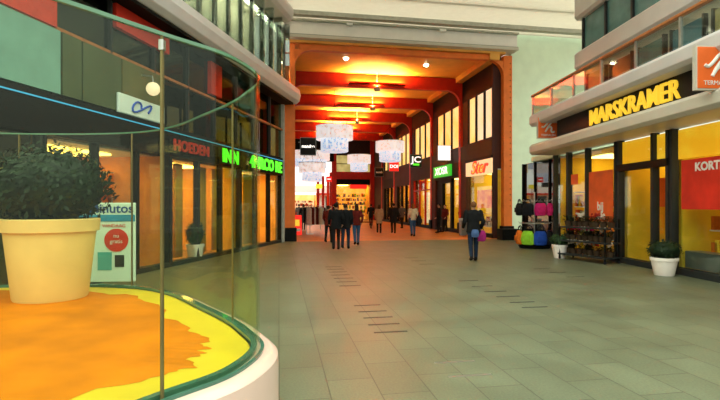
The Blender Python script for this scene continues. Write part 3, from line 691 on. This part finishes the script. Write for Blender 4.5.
poster('orange poster low behind the doorway shelves', FR, 4.2, 5.3, .9, 1.6, 2.4, 'poster_orange')
t = thing('shop_lettering', 'large yellow lettering on the black right fascia', 'sign', FR, (5.15, -.36, 4.26)); text('lettering', 'MARSKRAMER', 'yellow_letter', t, .66, upright(0, -.03, 0), .03, 0, .90, .004)
def logo_sign(label, loc, sc=1.0):
    t = thing('blade_sign', label, 'sign', FR, loc, -PI/2)     # faces us: local -y towards the camera
    t.matrix_world = FR @ Matrix.Translation(loc) @ Matrix.Rotation(PI/2, 4, 'Z') @ Matrix.Scale(sc, 4)
    MB().box(-.40, .40, -.06, .06, -.40, .40).build('sign_box', 'sign_orange', t, bevel=.01)
    MB().box(-.43, .43, -.045, .045, -.43, .43).build('casing', 'cream_band', t)
    P = [(-.27, .05), (-.2, .02), (-.1, .10), (.0, .22), (.12, .30), (.15, .24), (.06, .12), (-.04, -.02), (-.12, -.17)]
    P2 = [(-.09, -.12), (.0, .0), (.1, .04), (.14, -.02), (.12, -.12), (.18, -.18), (.25, -.15)]
    lg = MB()
    for Q in (P, P2):
        dn = []
        for i in range(len(Q)-1):
            for k in range(4):
                u = k/4; p0 = Q[max(i-1, 0)]; p1 = Q[i]; p2 = Q[i+1]; p3 = Q[min(i+2, len(Q)-1)]
                dn.append(tuple(.5*((2*p1[j])+(-p0[j]+p2[j])*u+(2*p0[j]-5*p1[j]+4*p2[j]-p3[j])*u*u+(-p0[j]+3*p1[j]-3*p2[j]+p3[j])*u**3) for j in (0, 1)))
        dn.append(Q[-1]); lg.tube([(x, -.065, z) for x, z in dn], [.034]*len(dn), 8)
    lg.build('script_emblem', 'letter_white', t); text('lettering', 'TERMALEN', 'letter_white', t, .12, upright(0, -.07, -.3), .004)
    MB().box(.40, .62, -.03, .03, .1, .16).build('bracket', 'grey_metal', t)
    return t
logo_sign('orange square sign with white script emblem at far balcony end', (.6, -.46, 4.43), .90)
logo_sign('second orange square script sign, nearest the right edge', (8.45, -.75, 4.30), 1.0)
lamp_t = None

# ================================================================== CURVED GLASS DISPLAY CASE
base = [(-.66, 3.02), (-.70, 3.22), (-.82, 3.45), (-1.03, 3.8), (-1.44, 4.33), (-1.95, 4.95), (-2.5, 5.35), (-3.3, 5.5), (-4.3, 5.4), (-5.2, 4.9), (-5.8, 4.0), (-5.8, 3.0), (-5.2, 2.0), (-4.3, 1.35), (-3.2, 1.0), (-2.3, .98), (-1.65, 1.35), (-1.27, 1.82), (-.96, 2.28), (-.76, 2.56), (-.68, 2.8)]
def smooth_loop(P, m=6):
    out = []; n = len(P)
    for i in range(n):
        p0, p1, p2, p3 = P[i-1], P[i], P[(i+1) % n], P[(i+2) % n]
        for k in range(m):
            u = k/m; out.append(tuple(.5*((2*p1[j])+(-p0[j]+p2[j])*u+(2*p0[j]-5*p1[j]+4*p2[j]-p3[j])*u*u+(-p0[j]+3*p1[j]-3*p2[j]+p3[j])*u**3) for j in (0, 1)))
    return out
def offset(P, d):
    n = len(P); out = []
    for i in range(n):
        a = Vector(P[i-1]); b_ = Vector(P[(i+1) % n]); t_ = (b_-a).normalized(); nn = Vector((-t_.y, t_.x))
        out.append(tuple(Vector(P[i])-nn*d))
    return out
LOOP = smooth_loop(base)
area = sum(LOOP[i-1][0]*LOOP[i][1]-LOOP[i][0]*LOOP[i-1][1] for i in range(len(LOOP)))
SG = 1 if area > 0 else -1     # offset() moves outward when counter-clockwise
def out(d): return offset(LOOP, d*SG)
def ring(P, Q, z0, z1, mb=None):
    mb = mb or MB(); n = len(P); vs = [(x, y, z0) for x, y in P]+[(x, y, z0) for x, y in Q]+[(x, y, z1) for x, y in P]+[(x, y, z1) for x, y in Q]
    fs = []
    for k in range(n):
        l = (k+1) % n
        fs += [(k, l, n+l, n+k), (2*n+k, 3*n+k, 3*n+l, 2*n+l), (k, 2*n+k, 2*n+l, l), (n+k, n+l, 3*n+l, 3*n+k)]
    return mb.add(vs, fs, True)
ZF, ZT = .70, 2.47
t = thing('display_case', 'curved glass display case on a pinkish white plinth', 'display case', FW, (-3, 3.2, 0))
inv = Matrix.Translation((3, -3.2, 0))
def vb(mb, name, mat, **k):
    mb.v = [tuple(inv @ Vector(v)) for v in mb.v]; return mb.build(name, mat, t, **k)
pl = MB(); L1, L2, L3 = out(.10), out(.125), out(.13)
n = len(LOOP)
rows = [(out(.06), 0), (out(.06), .08), (L3, .10), (L3, .60), (L2, .665), (L1, .69), (out(.07), .70), (out(-.06), .70)]
vs = [(x, y, z) for P, z in rows for x, y in P]
fs = [(i*n+k, i*n+(k+1) % n, (i+1)*n+(k+1) % n, (i+1)*n+k) for i in range(len(rows)-1) for k in range(n)]
pl.add(vs, fs, True); vb(pl, 'plinth', 'pink_white')
vb(ring(out(.035), out(.012), .695, .715), 'outer_rim', 'green_rim')
vb(ring(out(-.012), out(-.05), .69, .73), 'inner_rim', 'green_rim')
fp = MB(); fp.prism(out(-.04), .655, .70); vb(fp, 'display_floor', 'yellow_floor')  # light along the glass is put into the yellow of this floor margin
vb(ring(out(.006), out(-.006), .70, ZT), 'glass_wall', 'glass_vitrine')
vb(ring(out(.009), out(-.009), ZT, ZT+.018), 'glass_top_edge', 'glass_edge')
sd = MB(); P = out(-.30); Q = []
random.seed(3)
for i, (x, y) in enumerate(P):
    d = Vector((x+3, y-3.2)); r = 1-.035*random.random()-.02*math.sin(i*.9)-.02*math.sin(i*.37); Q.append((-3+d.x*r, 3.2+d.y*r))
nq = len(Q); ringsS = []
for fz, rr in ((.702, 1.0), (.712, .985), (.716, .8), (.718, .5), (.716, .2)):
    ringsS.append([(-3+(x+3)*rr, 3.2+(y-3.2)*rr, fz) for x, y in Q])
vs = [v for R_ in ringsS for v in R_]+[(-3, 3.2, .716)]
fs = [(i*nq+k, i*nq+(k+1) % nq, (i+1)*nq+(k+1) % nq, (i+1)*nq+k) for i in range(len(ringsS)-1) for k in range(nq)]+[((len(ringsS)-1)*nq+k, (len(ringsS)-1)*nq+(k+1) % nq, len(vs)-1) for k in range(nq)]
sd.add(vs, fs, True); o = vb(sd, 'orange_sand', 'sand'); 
def nearest(pt): return min(LOOP, key=lambda p: (p[0]-pt[0])**2+(p[1]-pt[1])**2)
for (x, y) in (nearest((-.95, 2.3)), nearest((-1.02, 3.8)), nearest((-2.6, 5.4)), nearest((-3.9, 5.45))):
    s = MB().box(x-.006, x+.006, y-.010, y+.010, .70, ZT); vb(s, 'glass_joint', 'joint_bronze')
x, y = nearest((-.95, 2.3)); vb(MB().box(x-.012, x+.012, y-.014, y+.014, ZT-.07, ZT-.02), 'glass_clamp', 'steel')

# ------------------------------------------------------------------ planters
def planter(label, frame, loc, h, r_top, r_bot, bush_r, bush_z, pot, leafm, seed, dens=900, rim=.14, leaf=.03):
    t = thing('potted_boxwood', label, 'potted plant', frame, loc)
    MB().lathe([(0, 0), (r_bot, 0), (r_bot+.01, .02), (r_top*.93, h*(1-rim)), (r_top*.93, h*(1-rim)+.004), (r_top, h*(1-rim)+.01), (r_top*1.02, h-.01), (r_top, h), (r_top*.90, h), (r_top*.86, h-.06), (0, h-.06)], 44).build('pot', pot, t)
    MB().lathe([(0, h-.06), (r_top*.86, h-.06), (r_top*.86, h-.045), (0, h-.03)], 24).build('soil', 'soil', t)
    rnd = random.Random(seed); cz = h+bush_z*.72
    tr = MB(); tr.tube([(0, 0, h-.05), (.01, 0, h+.1), (0, .01, cz)], [.03, .025, .02], 8)
    for k in range(7):
        a = k*.9; tr.tube([(0, 0, h+.05), (bush_r*.6*math.cos(a), bush_r*.6*math.sin(a), cz+rnd.uniform(-.2, .2)*bush_z)], [.015, .006], 6)
    tr.build('stems', 'stem', t)
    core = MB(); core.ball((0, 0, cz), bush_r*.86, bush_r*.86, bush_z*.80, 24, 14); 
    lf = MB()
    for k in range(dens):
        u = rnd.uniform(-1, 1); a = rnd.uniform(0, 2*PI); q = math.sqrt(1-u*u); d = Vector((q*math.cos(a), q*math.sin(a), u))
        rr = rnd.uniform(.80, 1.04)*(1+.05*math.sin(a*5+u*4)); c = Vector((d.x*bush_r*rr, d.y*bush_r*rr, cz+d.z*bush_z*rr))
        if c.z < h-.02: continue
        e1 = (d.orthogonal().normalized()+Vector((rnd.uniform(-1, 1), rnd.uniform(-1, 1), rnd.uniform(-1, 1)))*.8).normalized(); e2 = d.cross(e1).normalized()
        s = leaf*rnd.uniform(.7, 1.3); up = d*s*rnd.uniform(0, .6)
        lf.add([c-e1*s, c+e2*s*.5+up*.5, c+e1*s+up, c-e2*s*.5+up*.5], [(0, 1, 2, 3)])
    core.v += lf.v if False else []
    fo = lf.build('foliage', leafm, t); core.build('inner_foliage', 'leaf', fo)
    return t
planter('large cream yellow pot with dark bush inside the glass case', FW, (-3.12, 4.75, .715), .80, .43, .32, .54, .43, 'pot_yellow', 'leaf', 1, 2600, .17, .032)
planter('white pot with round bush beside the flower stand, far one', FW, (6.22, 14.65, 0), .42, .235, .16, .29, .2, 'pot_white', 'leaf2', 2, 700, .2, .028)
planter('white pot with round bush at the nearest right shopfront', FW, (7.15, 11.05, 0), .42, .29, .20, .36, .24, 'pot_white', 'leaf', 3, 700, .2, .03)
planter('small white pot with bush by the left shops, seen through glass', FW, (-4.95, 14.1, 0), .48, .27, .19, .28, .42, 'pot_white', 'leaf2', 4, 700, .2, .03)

# poster stand behind the big pot, outside the case at its back
t = thing('poster_stand', 'white poster stand with blue header and red round badge', 'sign', FW, (-3.38, 6.3, 0), .08)
MB().box(-.36, .36, -.02, .02, .62, 1.68).build('board', 'paper', t, bevel=.01)
MB().box(-.36, .36, -.026, -.02, 1.43, 1.52).build('blue_header', 'poster_blue', t)
text('lettering', 'Minutos', 'letter_blue', t, .17, upright(.05, -.024, 1.60), .002, 0, 1.05, .003)
text('small_lettering', 'VANAF VANDAAG', 'letter_red', t, .062, upright(-.02, -.024, 1.37), .002)
s = MB().lathe([(0, 0), (.155, 0), (.155, .006), (0, .006)], 32).build('red_badge', 'letter_red', t); s.matrix_local = Matrix.Translation((.12, -.022, 1.18)) @ Matrix.Rotation(PI/2, 4, 'X')
text('badge_lettering', 'nu\ngratis', 'letter_white', t, .075, upright(.12, -.03, 1.2), .001)
MB().box(-.12, .06, -.026, -.02, .78, 1.02).build('teal_picture', pm('teal_print', (.10, .40, .40), .5), t)
MB().box(.1, .22, -.026, -.02, .82, .98).build('teal_picture', 'charcoal', t)
for x in (-.33, .33): MB().box(x-.02, x+.02, -.015, .015, 0, .64).build('leg', 'steel', t)
MB().box(-.38, .38, -.2, .2, 0, .04).build('foot_plate', 'grey_metal', t)

# ================================================================== FORECOURT STANDS
t = thing('bag_stand', 'round two-tier stand with colourful bags by the dark glazing', 'display stand', FW, (6.72, 18.1, 0)); 
MB().tube([(0, 0, .05), (0, 0, 2.15)], .03, 12).build('pole', 'steel', t)
MB().lathe([(0, 0), (.55, 0), (.6, .08), (.5, .16), (0, .16)], 32).build('base', 'darker', t)
for z in (.95, 1.8):
    r = MB()
    r.tube([(.55*math.cos(a), .55*math.sin(a), z) for a in [2*PI*k/24 for k in range(25)]], .012, 6)
    for k in range(6): a = PI*k/3; r.tube([(0, 0, z), (.55*math.cos(a), .55*math.sin(a), z)], .01, 6)
    for k in range(12):
        a = 2*PI*k/12; r.tube([(.55*math.cos(a), .55*math.sin(a), z), (.62*math.cos(a), .62*math.sin(a), z+.06)], .008, 5)
    r.build('hook_ring', 'steel', t)
def bag(label, mt, loc, rz, s, grp):
    b_ = thing('bag', label, 'bag', FW, loc, rz, grp)
    MB().loft([(0, 0, -.30*s, .10*s, .05*s), (0, 0, -.28*s, .16*s, .08*s), (0, 0, -.15*s, .19*s, .10*s), (0, 0, .0, .17*s, .08*s), (0, 0, .08*s, .12*s, .04*s)], 16).build('body', mt, b_)
    h = [(.10*s*math.cos(a), 0, .06*s+.14*s*math.sin(a)) for a in [PI*k/10 for k in range(11)]]
    MB().tube(h, .012*s, 6).build('handle', 'black_bag', b_)
    MB().box(-.10*s, .10*s, -.11*s, -.07*s, -.2*s, -.06*s).build('pocket', mt, b_, bevel=.01)
cols = [('black', 'black_bag'), ('pink', 'pink_bag'), ('magenta', 'magenta'), ('black', 'black_bag'), ('purple', 'purple_bag'), ('black', 'black_bag'), ('dark grey', 'grey_cloth'), ('black', 'black_bag')]
pos8 = ['on its right', 'at right front', 'at front', 'at left front', 'on its left', 'at left back', 'at the back', 'at right back']
cols_u = ['purple', 'pink', 'pink', 'black', 'black', 'black', 'grey', 'black']
cmat = dict(black='black_bag', pink='pink_bag', purple='purple_bag', grey='grey_cloth', green='green_bag', blue='blue_bag', orange='orange_bag', magenta='magenta')
for k in range(8):
    a = -PI/4*k; c = cols_u[k]
    bag('%s bag hanging from the upper ring of the stand, %s' % (c, pos8[k]), cmat[c], (6.72+.60*math.cos(a), 18.1+.60*math.sin(a), 1.62), a+PI/2, 1.25, 'bags on the upper ring')
cols_l = ['blue', 'black', 'blue', 'green', 'orange', 'black', 'black', 'black']
for k in range(8):
    a = -PI/4*k; c = cols_l[k]
    bag('%s bag piled on the lower tier of the stand, %s' % (c, pos8[k]), cmat[c], (6.72+.58*math.cos(a), 18.1+.58*math.sin(a), .56), a+PI/2, 1.4, 'bags on the lower tier')

# tiered flower rack
RX, RY = 6.72, 13.85
FRK = Matrix.Translation((RX, RY, 0)) @ Matrix.Rotation(math.atan2(-.9986, .053)+.35, 4, 'Z')
t = thing('plant_rack', 'dark metal plant rack on castors outside the right shop', 'rack', FRK)
for x in (-.8, .8):
    for y in (-.28, .28):
        MB().box(x-.02, x+.02, y-.02, y+.02, .08, 1.25 if y > 0 else 1.0).build('upright', 'darker', t)
        c = MB().ball((x, y, .045), .045, .025, .045, 12, 8).build('castor', 'black_bag', t)
for z in (.14, .55, .96): MB().box(-.84, .84, -.32, .32, z, z+.04).build('shelf', 'charcoal', t)
rk = random.Random(5)
plm = [('red-flowered', 'red_cloth'), ('pink-flowered', 'pink_bag'), ('orange-flowered', 'orange_bag'), ('white-flowered', 'white_cloth'), ('dark leafy', 'leaf2')]
proto = {}
rown = {.18: 'bottom', .59: 'middle', 1.0: 'top'}
for z in (.18, .59, 1.0):
    for k in range(8):
        x = -.72+k*.205; kind = plm[rk.randrange(5)] if z < .9 else plm[[4, 4, 3, 4, 4, 0, 4, 4][k]]
        lb = '%s plant on the %s rack shelf, place %s from its far end' % (kind[0], rown[z], ['one', 'two', 'three', 'four', 'five', 'six', 'seven', 'eight'][k])
        if kind[0] not in proto:
            p = thing('potted_flower', lb, 'potted plant', FRK, (x, 0, z), 0, 'small plants on the rack')
            MB().lathe([(0, 0), (.06, 0), (.085, .12), (.09, .13), (.075, .13), (.07, .11), (0, .11)], 14).build('pot', 'stem', p)
            lf = MB(); fw = MB()
            for q in range(130):
                a = rk.uniform(0, 2*PI); r_ = rk.uniform(0, .13); zz = .12+rk.uniform(0, .14); c = Vector((r_*math.cos(a), r_*math.sin(a), zz)); e = Vector((math.cos(a+1), math.sin(a+1), .3))*.035; f = Vector((-math.sin(a), math.cos(a), .4))*.02
                lf.add([c-e, c+f, c+e, c-f], [(0, 1, 2, 3)])
            lf.build('foliage', 'leaf', p)
            if kind[0] != 'dark leafy':
                for q in range(16):
                    a = rk.uniform(0, 2*PI); r_ = rk.uniform(0, .12); fw.ball((r_*math.cos(a), r_*math.sin(a), .24+rk.uniform(0, .08)), .026, n=6, m=4)
                fw.build('blossoms', kind[1], p)
            proto[kind[0]] = p
        else:
            p = copy_tree(proto[kind[0]], lb)
        p.matrix_world = FRK @ Matrix.Translation((x, rk.uniform(-.06, .06), z)) @ Matrix.Rotation(rk.uniform(0, 6), 4, 'Z') @ Matrix.Scale(1.25, 4)

# dark bench box at the foot of the mint wall
t = MB().box(-.45, .45, -.3, .3, 0, .52).build('planter_box', 'darker', None, FC @ Matrix.Translation((10.72, 20.75, 0)), bevel=.02); tag(t, 'plain black box at the foot of the right orange column', 'box')

# clothes rails at left of the passage
def rail(label, px, d, seed, colors, wd=1.3):
    x, yy = cpt(px, d); t = thing('clothes_rail', label, 'clothes rail', FC, (x, yy, 0), 0, None)
    f = MB(); f.tube([(-wd/2, 0, .1), (-wd/2, 0, 1.6), (wd/2, 0, 1.6), (wd/2, 0, .1)], .02, 8)
    f.tube([(-wd/2, -.25, .08), (-wd/2, .25, .08)], .02, 8); f.tube([(wd/2, -.25, .08), (wd/2, .25, .08)], .02, 8); f.build('frame', 'steel', t)
    rr = random.Random(seed); fr = FC @ Matrix.Translation((x, yy, 0)); protoc = {}
    n = 9
    for k in range(n):
        c = colors[rr.randrange(len(colors))]
        lb = '%s garment hanging on the %s, number %s from the left' % (c[0], label.split(' of')[0].split(' with')[0], ['one', 'two', 'three', 'four', 'five', 'six', 'seven', 'eight', 'nine'][k])
        xx = -wd/2+.12+k*(wd-.24)/(n-1)
        if c[0] not in protoc:
            g = thing('hanging_garment', lb, 'clothing', fr, (xx, 0, 1.6), 0, 'garments on the passage clothes rails')
            MB().loft([(0, 0, -1.05, .05, .22), (0, 0, -.6, .045, .20), (0, 0, -.2, .05, .21), (0, 0, -.12, .04, .17), (0, 0, -.07, .02, .06)], 12).build('cloth', c[1], g)
            MB().tube([(0, -.16, -.13), (0, 0, -.05), (0, .16, -.13)], .008, 5).tube([(0, 0, -.05), (0, .0, .0), (0, .02, .015)], .006, 5).build('hanger', 'darker', g)
            protoc[c[0]] = g
        else: g = copy_tree(protoc[c[0]], lb)
        g.matrix_world = fr @ Matrix.Translation((xx, 0, 1.6)) @ Matrix.Rotation(rr.uniform(-.5, .5)+.5, 4, 'Z')
CC = [('cream', 'cream_cloth'), ('cream', 'cream_cloth'), ('white', 'white_cloth'), ('white', 'white_cloth'), ('black', 'black_cloth'), ('beige', 'beige_cloth'), ('dark red', 'maroon_cloth')]
rail('clothes rail of pale garments left of the dark walkers', 319, 26.5, 11, CC, 1.4)
rail('left clothes rail with dark garments near the red board', 311.5, 29, 12, [CC[4], CC[6], CC[0], CC[4], CC[5]], 1.1)
# red A-board and small white board
x, yy = cpt(296.5, 26)
t = thing('sandwich_board', 'red pavement board by the left orange column', 'sign', FC, (x, yy, 0))
for s_ in (-1, 1):
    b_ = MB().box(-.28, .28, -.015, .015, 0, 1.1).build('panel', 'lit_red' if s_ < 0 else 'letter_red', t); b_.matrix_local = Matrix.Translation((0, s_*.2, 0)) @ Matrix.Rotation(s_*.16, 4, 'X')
    if s_ < 0: MB().box(-.16, .16, -.02, -.016, .5, .85).build('picture', 'yellow_letter', b_); MB().box(-.2, .2, -.02, -.016, .2, .35).build('caption_block', 'letter_white', b_)
x, yy = cpt(310, 26.5)
t = thing('sign_stand', 'narrow white notice on a stand beside the clothes rails', 'sign', FC, (x, yy, 0))
MB().box(-.2, .2, -.015, .015, .5, 1.35).build('notice', 'paper', t); MB().box(-.12, .12, -.02, -.016, 1.0, 1.2).build('red_mark', 'letter_red', t); MB().tube([(0, 0.02, .02), (0, .02, .5)], .02, 8).build('post', 'steel', t); MB().box(-.2, .2, -.15, .15, 0, .03).build('foot', 'steel', t)
# bench
x, yy = cpt(364, 33)
t = thing('bench', 'low dark bench in the middle of the passage', 'bench', FC, (x, yy, 0))
MB().box(-.6, .6, -.2, .2, .42, .48).build('seat', 'maroon_cloth', t, bevel=.01)
for s_ in (-.5, .5):
    for q in (-.15, .15): MB().box(s_-.02, s_+.02, q-.02, q+.02, 0, .42).build('leg', 'darker', t)
# grey bin-like post by the walking man
x, yy = cpt(463, 24.6)
t = thing('litter_bin', 'slim grey litter bin in front of the first brick pier', 'litter bin', FC, (x, yy, 0))
MB().box(-.16, .16, -.16, .16, .05, .85).build('body', 'grey_metal', t, bevel=.02); MB().box(-.18, .18, -.18, .18, .85, .95).build('lid', 'steel', t, bevel=.02)

# ================================================================== PEOPLE
def person(label, d, px, yaw, H=1.72, top='black_cloth', legs='black_cloth', hairm='dark_hair', hem=.84, stride=.25, arm=.25, long_hair=False, vox=.014, build=1.0, elbow=.15, female=False):
    lat = (px-360)/470*d
    t = thing('person', label, 'person', FW, (lat, d, 0), yaw)
    k = H/1.72; V = lambda x, y, z: Vector((x*k, y*k, z*k))
    hp, kn, an = .93, .50, .085
    body = MB(); cloth = MB(); trs = MB(); shoes = []
    def cap(mb, a, b_, ra, rb):
        mb.tube([a, b_], [ra*k, rb*k], 14); mb.ball(a, ra*k, n=14, m=8); mb.ball(b_, rb*k, n=14, m=8)
    sw = .20 if not female else .175
    for sgn in (-1, 1):
        f = sgn*stride
        hip = V(sgn*.09, 0, hp); knee = V(sgn*.095, f*.62+.03, kn); lift = .0 if f >= 0 else .05
        ank = V(sgn*.095, f*1.15-.02, an+lift)
        cap(body, hip, knee, .075, .05); cap(body, knee, ank, .048, .034)
        cap(trs, hip+V(0, 0, -.01), knee, .095, .068); cap(trs, knee, ank+V(0, 0, .01), .066, .052)
        sh = MB(); tilt = Matrix.Rotation(0 if f >= 0 else -.35, 4, 'X')
        sh.ball(ank+V(0, .06, -.035), .052*k, .135*k, .048*k, 14, 9, tilt); sh.ball(ank+V(0, -.02, -.01), .05*k, .06*k, .06*k, 12, 8)
        shoes.append(sh); body.ball(ank+V(0, .05, -.04), .035*k, .10*k, .03*k, 10, 6, tilt)
        # arms swing against the legs
        s_ = V(sgn*sw, 0, 1.42); g = -sgn*arm
        e_ = V(sgn*(sw+.055), g*.45-.03, 1.14); w_ = V(sgn*(sw+.04), g*.95+elbow, .90+abs(g)*.10+elbow*.25)
        cap(body, s_, e_, .047, .037); cap(body, e_, w_, .036, .026)
        cap(cloth, s_, e_, .066*build, .054*build); cap(cloth, e_, w_+(e_-w_)*.08, .053*build, .042*build)
        dr = (w_-e_).normalized(); sd_ = Vector((0, 1, 0)); sd_ = (sd_-dr*sd_.dot(dr)).normalized(); inn = Vector((-sgn, 0, 0))
        pc = w_+dr*.05*k; cap(body, w_, pc, .026, .030)
        for q, (o_, l_) in enumerate(((-.026, .062), (-.009, .075), (.009, .072), (.026, .058))):
            b0 = pc+sd_*o_*-1*k+dr*.012*k; b1 = b0+dr*l_*.55*k+inn*.006*k; b2 = b1+dr*l_*.45*k+inn*.022*k
            body.tube([pc, b0, b1, b2], [.011*k, .0105*k, .0095*k, .008*k], 8); body.ball(b2, .008*k, n=8, m=5)
        b0 = w_+dr*.02*k; b1 = b0+sd_*.035*k+dr*.028*k; b2 = b1+dr*.032*k+inn*.01*k; body.tube([b0, b1, b2], [.012*k, .011*k, .009*k], 8)
    body.loft([(0, 0, .84*k, .13*k, .09*k), (0, 0, .95*k, .155*k, .105*k), (0, 0, 1.1*k, .125*k, .095*k), (0, 0, 1.28*k, .16*k, .11*k), (0, 0, 1.4*k, .17*k, .095*k), (0, 0, 1.47*k, .07*k, .06*k)])
    cap(body, V(0, -.01, 1.43), V(0, .01, 1.54), .055, .05)
    # head with jaw, nose, ears
    body.ball(V(0, .005, 1.615), .074*k, .092*k, .108*k, 20, 14); body.ball(V(0, .035, 1.555), .05*k, .052*k, .05*k, 14, 9)
    body.tube([V(0, .09, 1.635), V(0, .112, 1.60), V(0, .09, 1.59)], [.010*k, .016*k, .012*k], 8)
    body.ball(V(0, .082, 1.562), .024*k, .012*k, .010*k, 8, 5)
    for sgn in (-1, 1): body.ball(V(sgn*.076, 0, 1.61), .010*k, .02*k, .032*k, 8, 6)
    body.build('body', 'skin', t, remesh=vox*.75, smooth_it=1)
    ey = MB()
    for sgn in (-1, 1): ey.ball(V(sgn*.03, .088, 1.622), .012*k, .008*k, .008*k, 8, 6)
    ey.build('eyes', 'eye', t)
    wb = build
    z0 = hem
    rings = [(0, 0, z0*k, .19*k*wb, .14*k*wb)]
    if hem < .8: rings.append((0, 0, .80*k, .175*k*wb, .135*k*wb))
    rings += [(0, 0, .96*k, .17*k*wb, .13*k*wb), (0, 0, 1.12*k, .155*k*wb, .125*k*wb), (0, 0, 1.28*k, .185*k*wb, .135*k*wb), (0, -.005, 1.40*k, .195*k*wb, .12*k*wb), (0, -.005, 1.46*k, .13*k*wb, .09*k*wb), (0, 0, 1.50*k, .075*k, .07*k)]
    cloth.loft(rings, 22)
    cloth.build('coat' if hem < .8 else 'jacket', top, t, remesh=vox, smooth_it=2)
    trs.loft([(0, 0, .84*k, .15*k, .115*k), (0, 0, .98*k, .155*k, .115*k), (0, 0, 1.04*k, .14*k, .105*k)])
    trs.build('trousers', legs, t, remesh=vox, smooth_it=1)
    for sh in shoes: sh.build('shoe', 'shoe', t)
    hr = MB(); hr.ball(V(0, -.018, 1.64), .084*k, .094*k, .098*k, 20, 12)
    if long_hair: hr.loft([(0, -.06*k, 1.38*k, .05*k, .025*k), (0, -.055*k, 1.45*k, .085*k, .045*k), (0, -.04*k, 1.56*k, .09*k, .06*k), (0, -.03*k, 1.66*k, .08*k, .07*k)])
    hr.build('hair', hairm, t, remesh=vox, smooth_it=1)
    return t
AWAY, TOW = 0.0, PI
person('person in black jacket walking alone on the forecourt, back turned', 13.7, 473.5, -.05, 1.74, 'black_cloth', 'dark_jeans', 'tan_hair', .84, .16, .12, False, .011, 1.12, .22)
person('person in a black coat, front left of the dark group', 17.2, 336, .1, 1.72, 'black_cloth', 'black_cloth', 'dark_hair', .76, .16, .15, False, .016, 1.1)
person('person in a black jacket in the middle of the dark group', 17.6, 345.5, -.1, 1.70, 'black_cloth', 'dark_jeans', 'brown_hair', .80, .13, .15, False, .016, 1.15)
person('person in dark maroon jacket and jeans, right of the dark group', 19.2, 356.5, .2, 1.68, 'maroon_cloth', 'jeans', 'brown_hair', .84, .14, .2, True, .018, 1.0, .15, True)
person('person in dark jacket, smallest at the left of the group', 20.5, 328.5, -.2, 1.62, 'maroon_cloth', 'black_cloth', 'dark_hair', .8, .14, .2, False, .018)
person('person in cream top and blue jeans, reddish hair, walking away', 24.5, 413, .1, 1.72, 'cream_cloth', 'jeans', 'red_hair', .86, .12, .15, True, .018, .95, .1, True)
person('person in long beige coat, back turned, left of black coats', 27.5, 379, 0, 1.66, 'beige_cloth', 'black_cloth', 'brown_hair', .60, .1, .12, True, .02, 1.1, .1, True)
person('person in wide black coat right of the beige coat', 27.2, 393.5, .05, 1.74, 'black_cloth', 'black_cloth', 'dark_hair', .66, .1, .12, False, .02, 1.25)
person('person in dark clothes beside the yellow shop window', 33, 402, .5, 1.68, 'grey_cloth', 'black_cloth', 'dark_hair', .8, .1, .12, False, .024)
person('person in black standing at the second shop door', 27.5, 439, PI/2, 1.70, 'black_cloth', 'black_cloth', 'dark_hair', .8, .05, .05, False, .022)
person('person in dark red standing just right of that shop door', 28.5, 445, PI*.7, 1.66, 'maroon_cloth', 'black_cloth', 'brown_hair', .8, .05, .05, False, .022)
person('person in black passing behind the bench', 37, 371, .2, 1.72, 'black_cloth', 'black_cloth', 'dark_hair', .78, .1, .1, False, .024)
person('person in black near the left clothes rail', 31, 303.5, .3, 1.70, 'black_cloth', 'black_cloth', 'dark_hair', .8, .1, .1, False, .024)
person('person in dark clothes at the far left opening', 36, 299, .1, 1.72, 'grey_cloth', 'black_cloth', 'dark_hair', .8, .1, .1, False, .024)
person('person in dark clothes far behind the rails', 44, 333, -.1, 1.7, 'black_cloth', 'black_cloth', 'dark_hair', .8, .1, .1, False, .024)
bag('magenta shopping bag carried by the lone walker', 'magenta', ((481-360)/470*13.7+.0, 13.75, .84), -.3, .85, None)
bag('pale blue bag held before the lone walker', 'pale_blue', ((475-360)/470*13.5, 13.48, .90), 0, .6, None)
bag('black shoulder bag of the person in cream top', 'black_bag', ((419-360)/470*24.4, 24.4, 1.0), 1.3, 1.4, None)
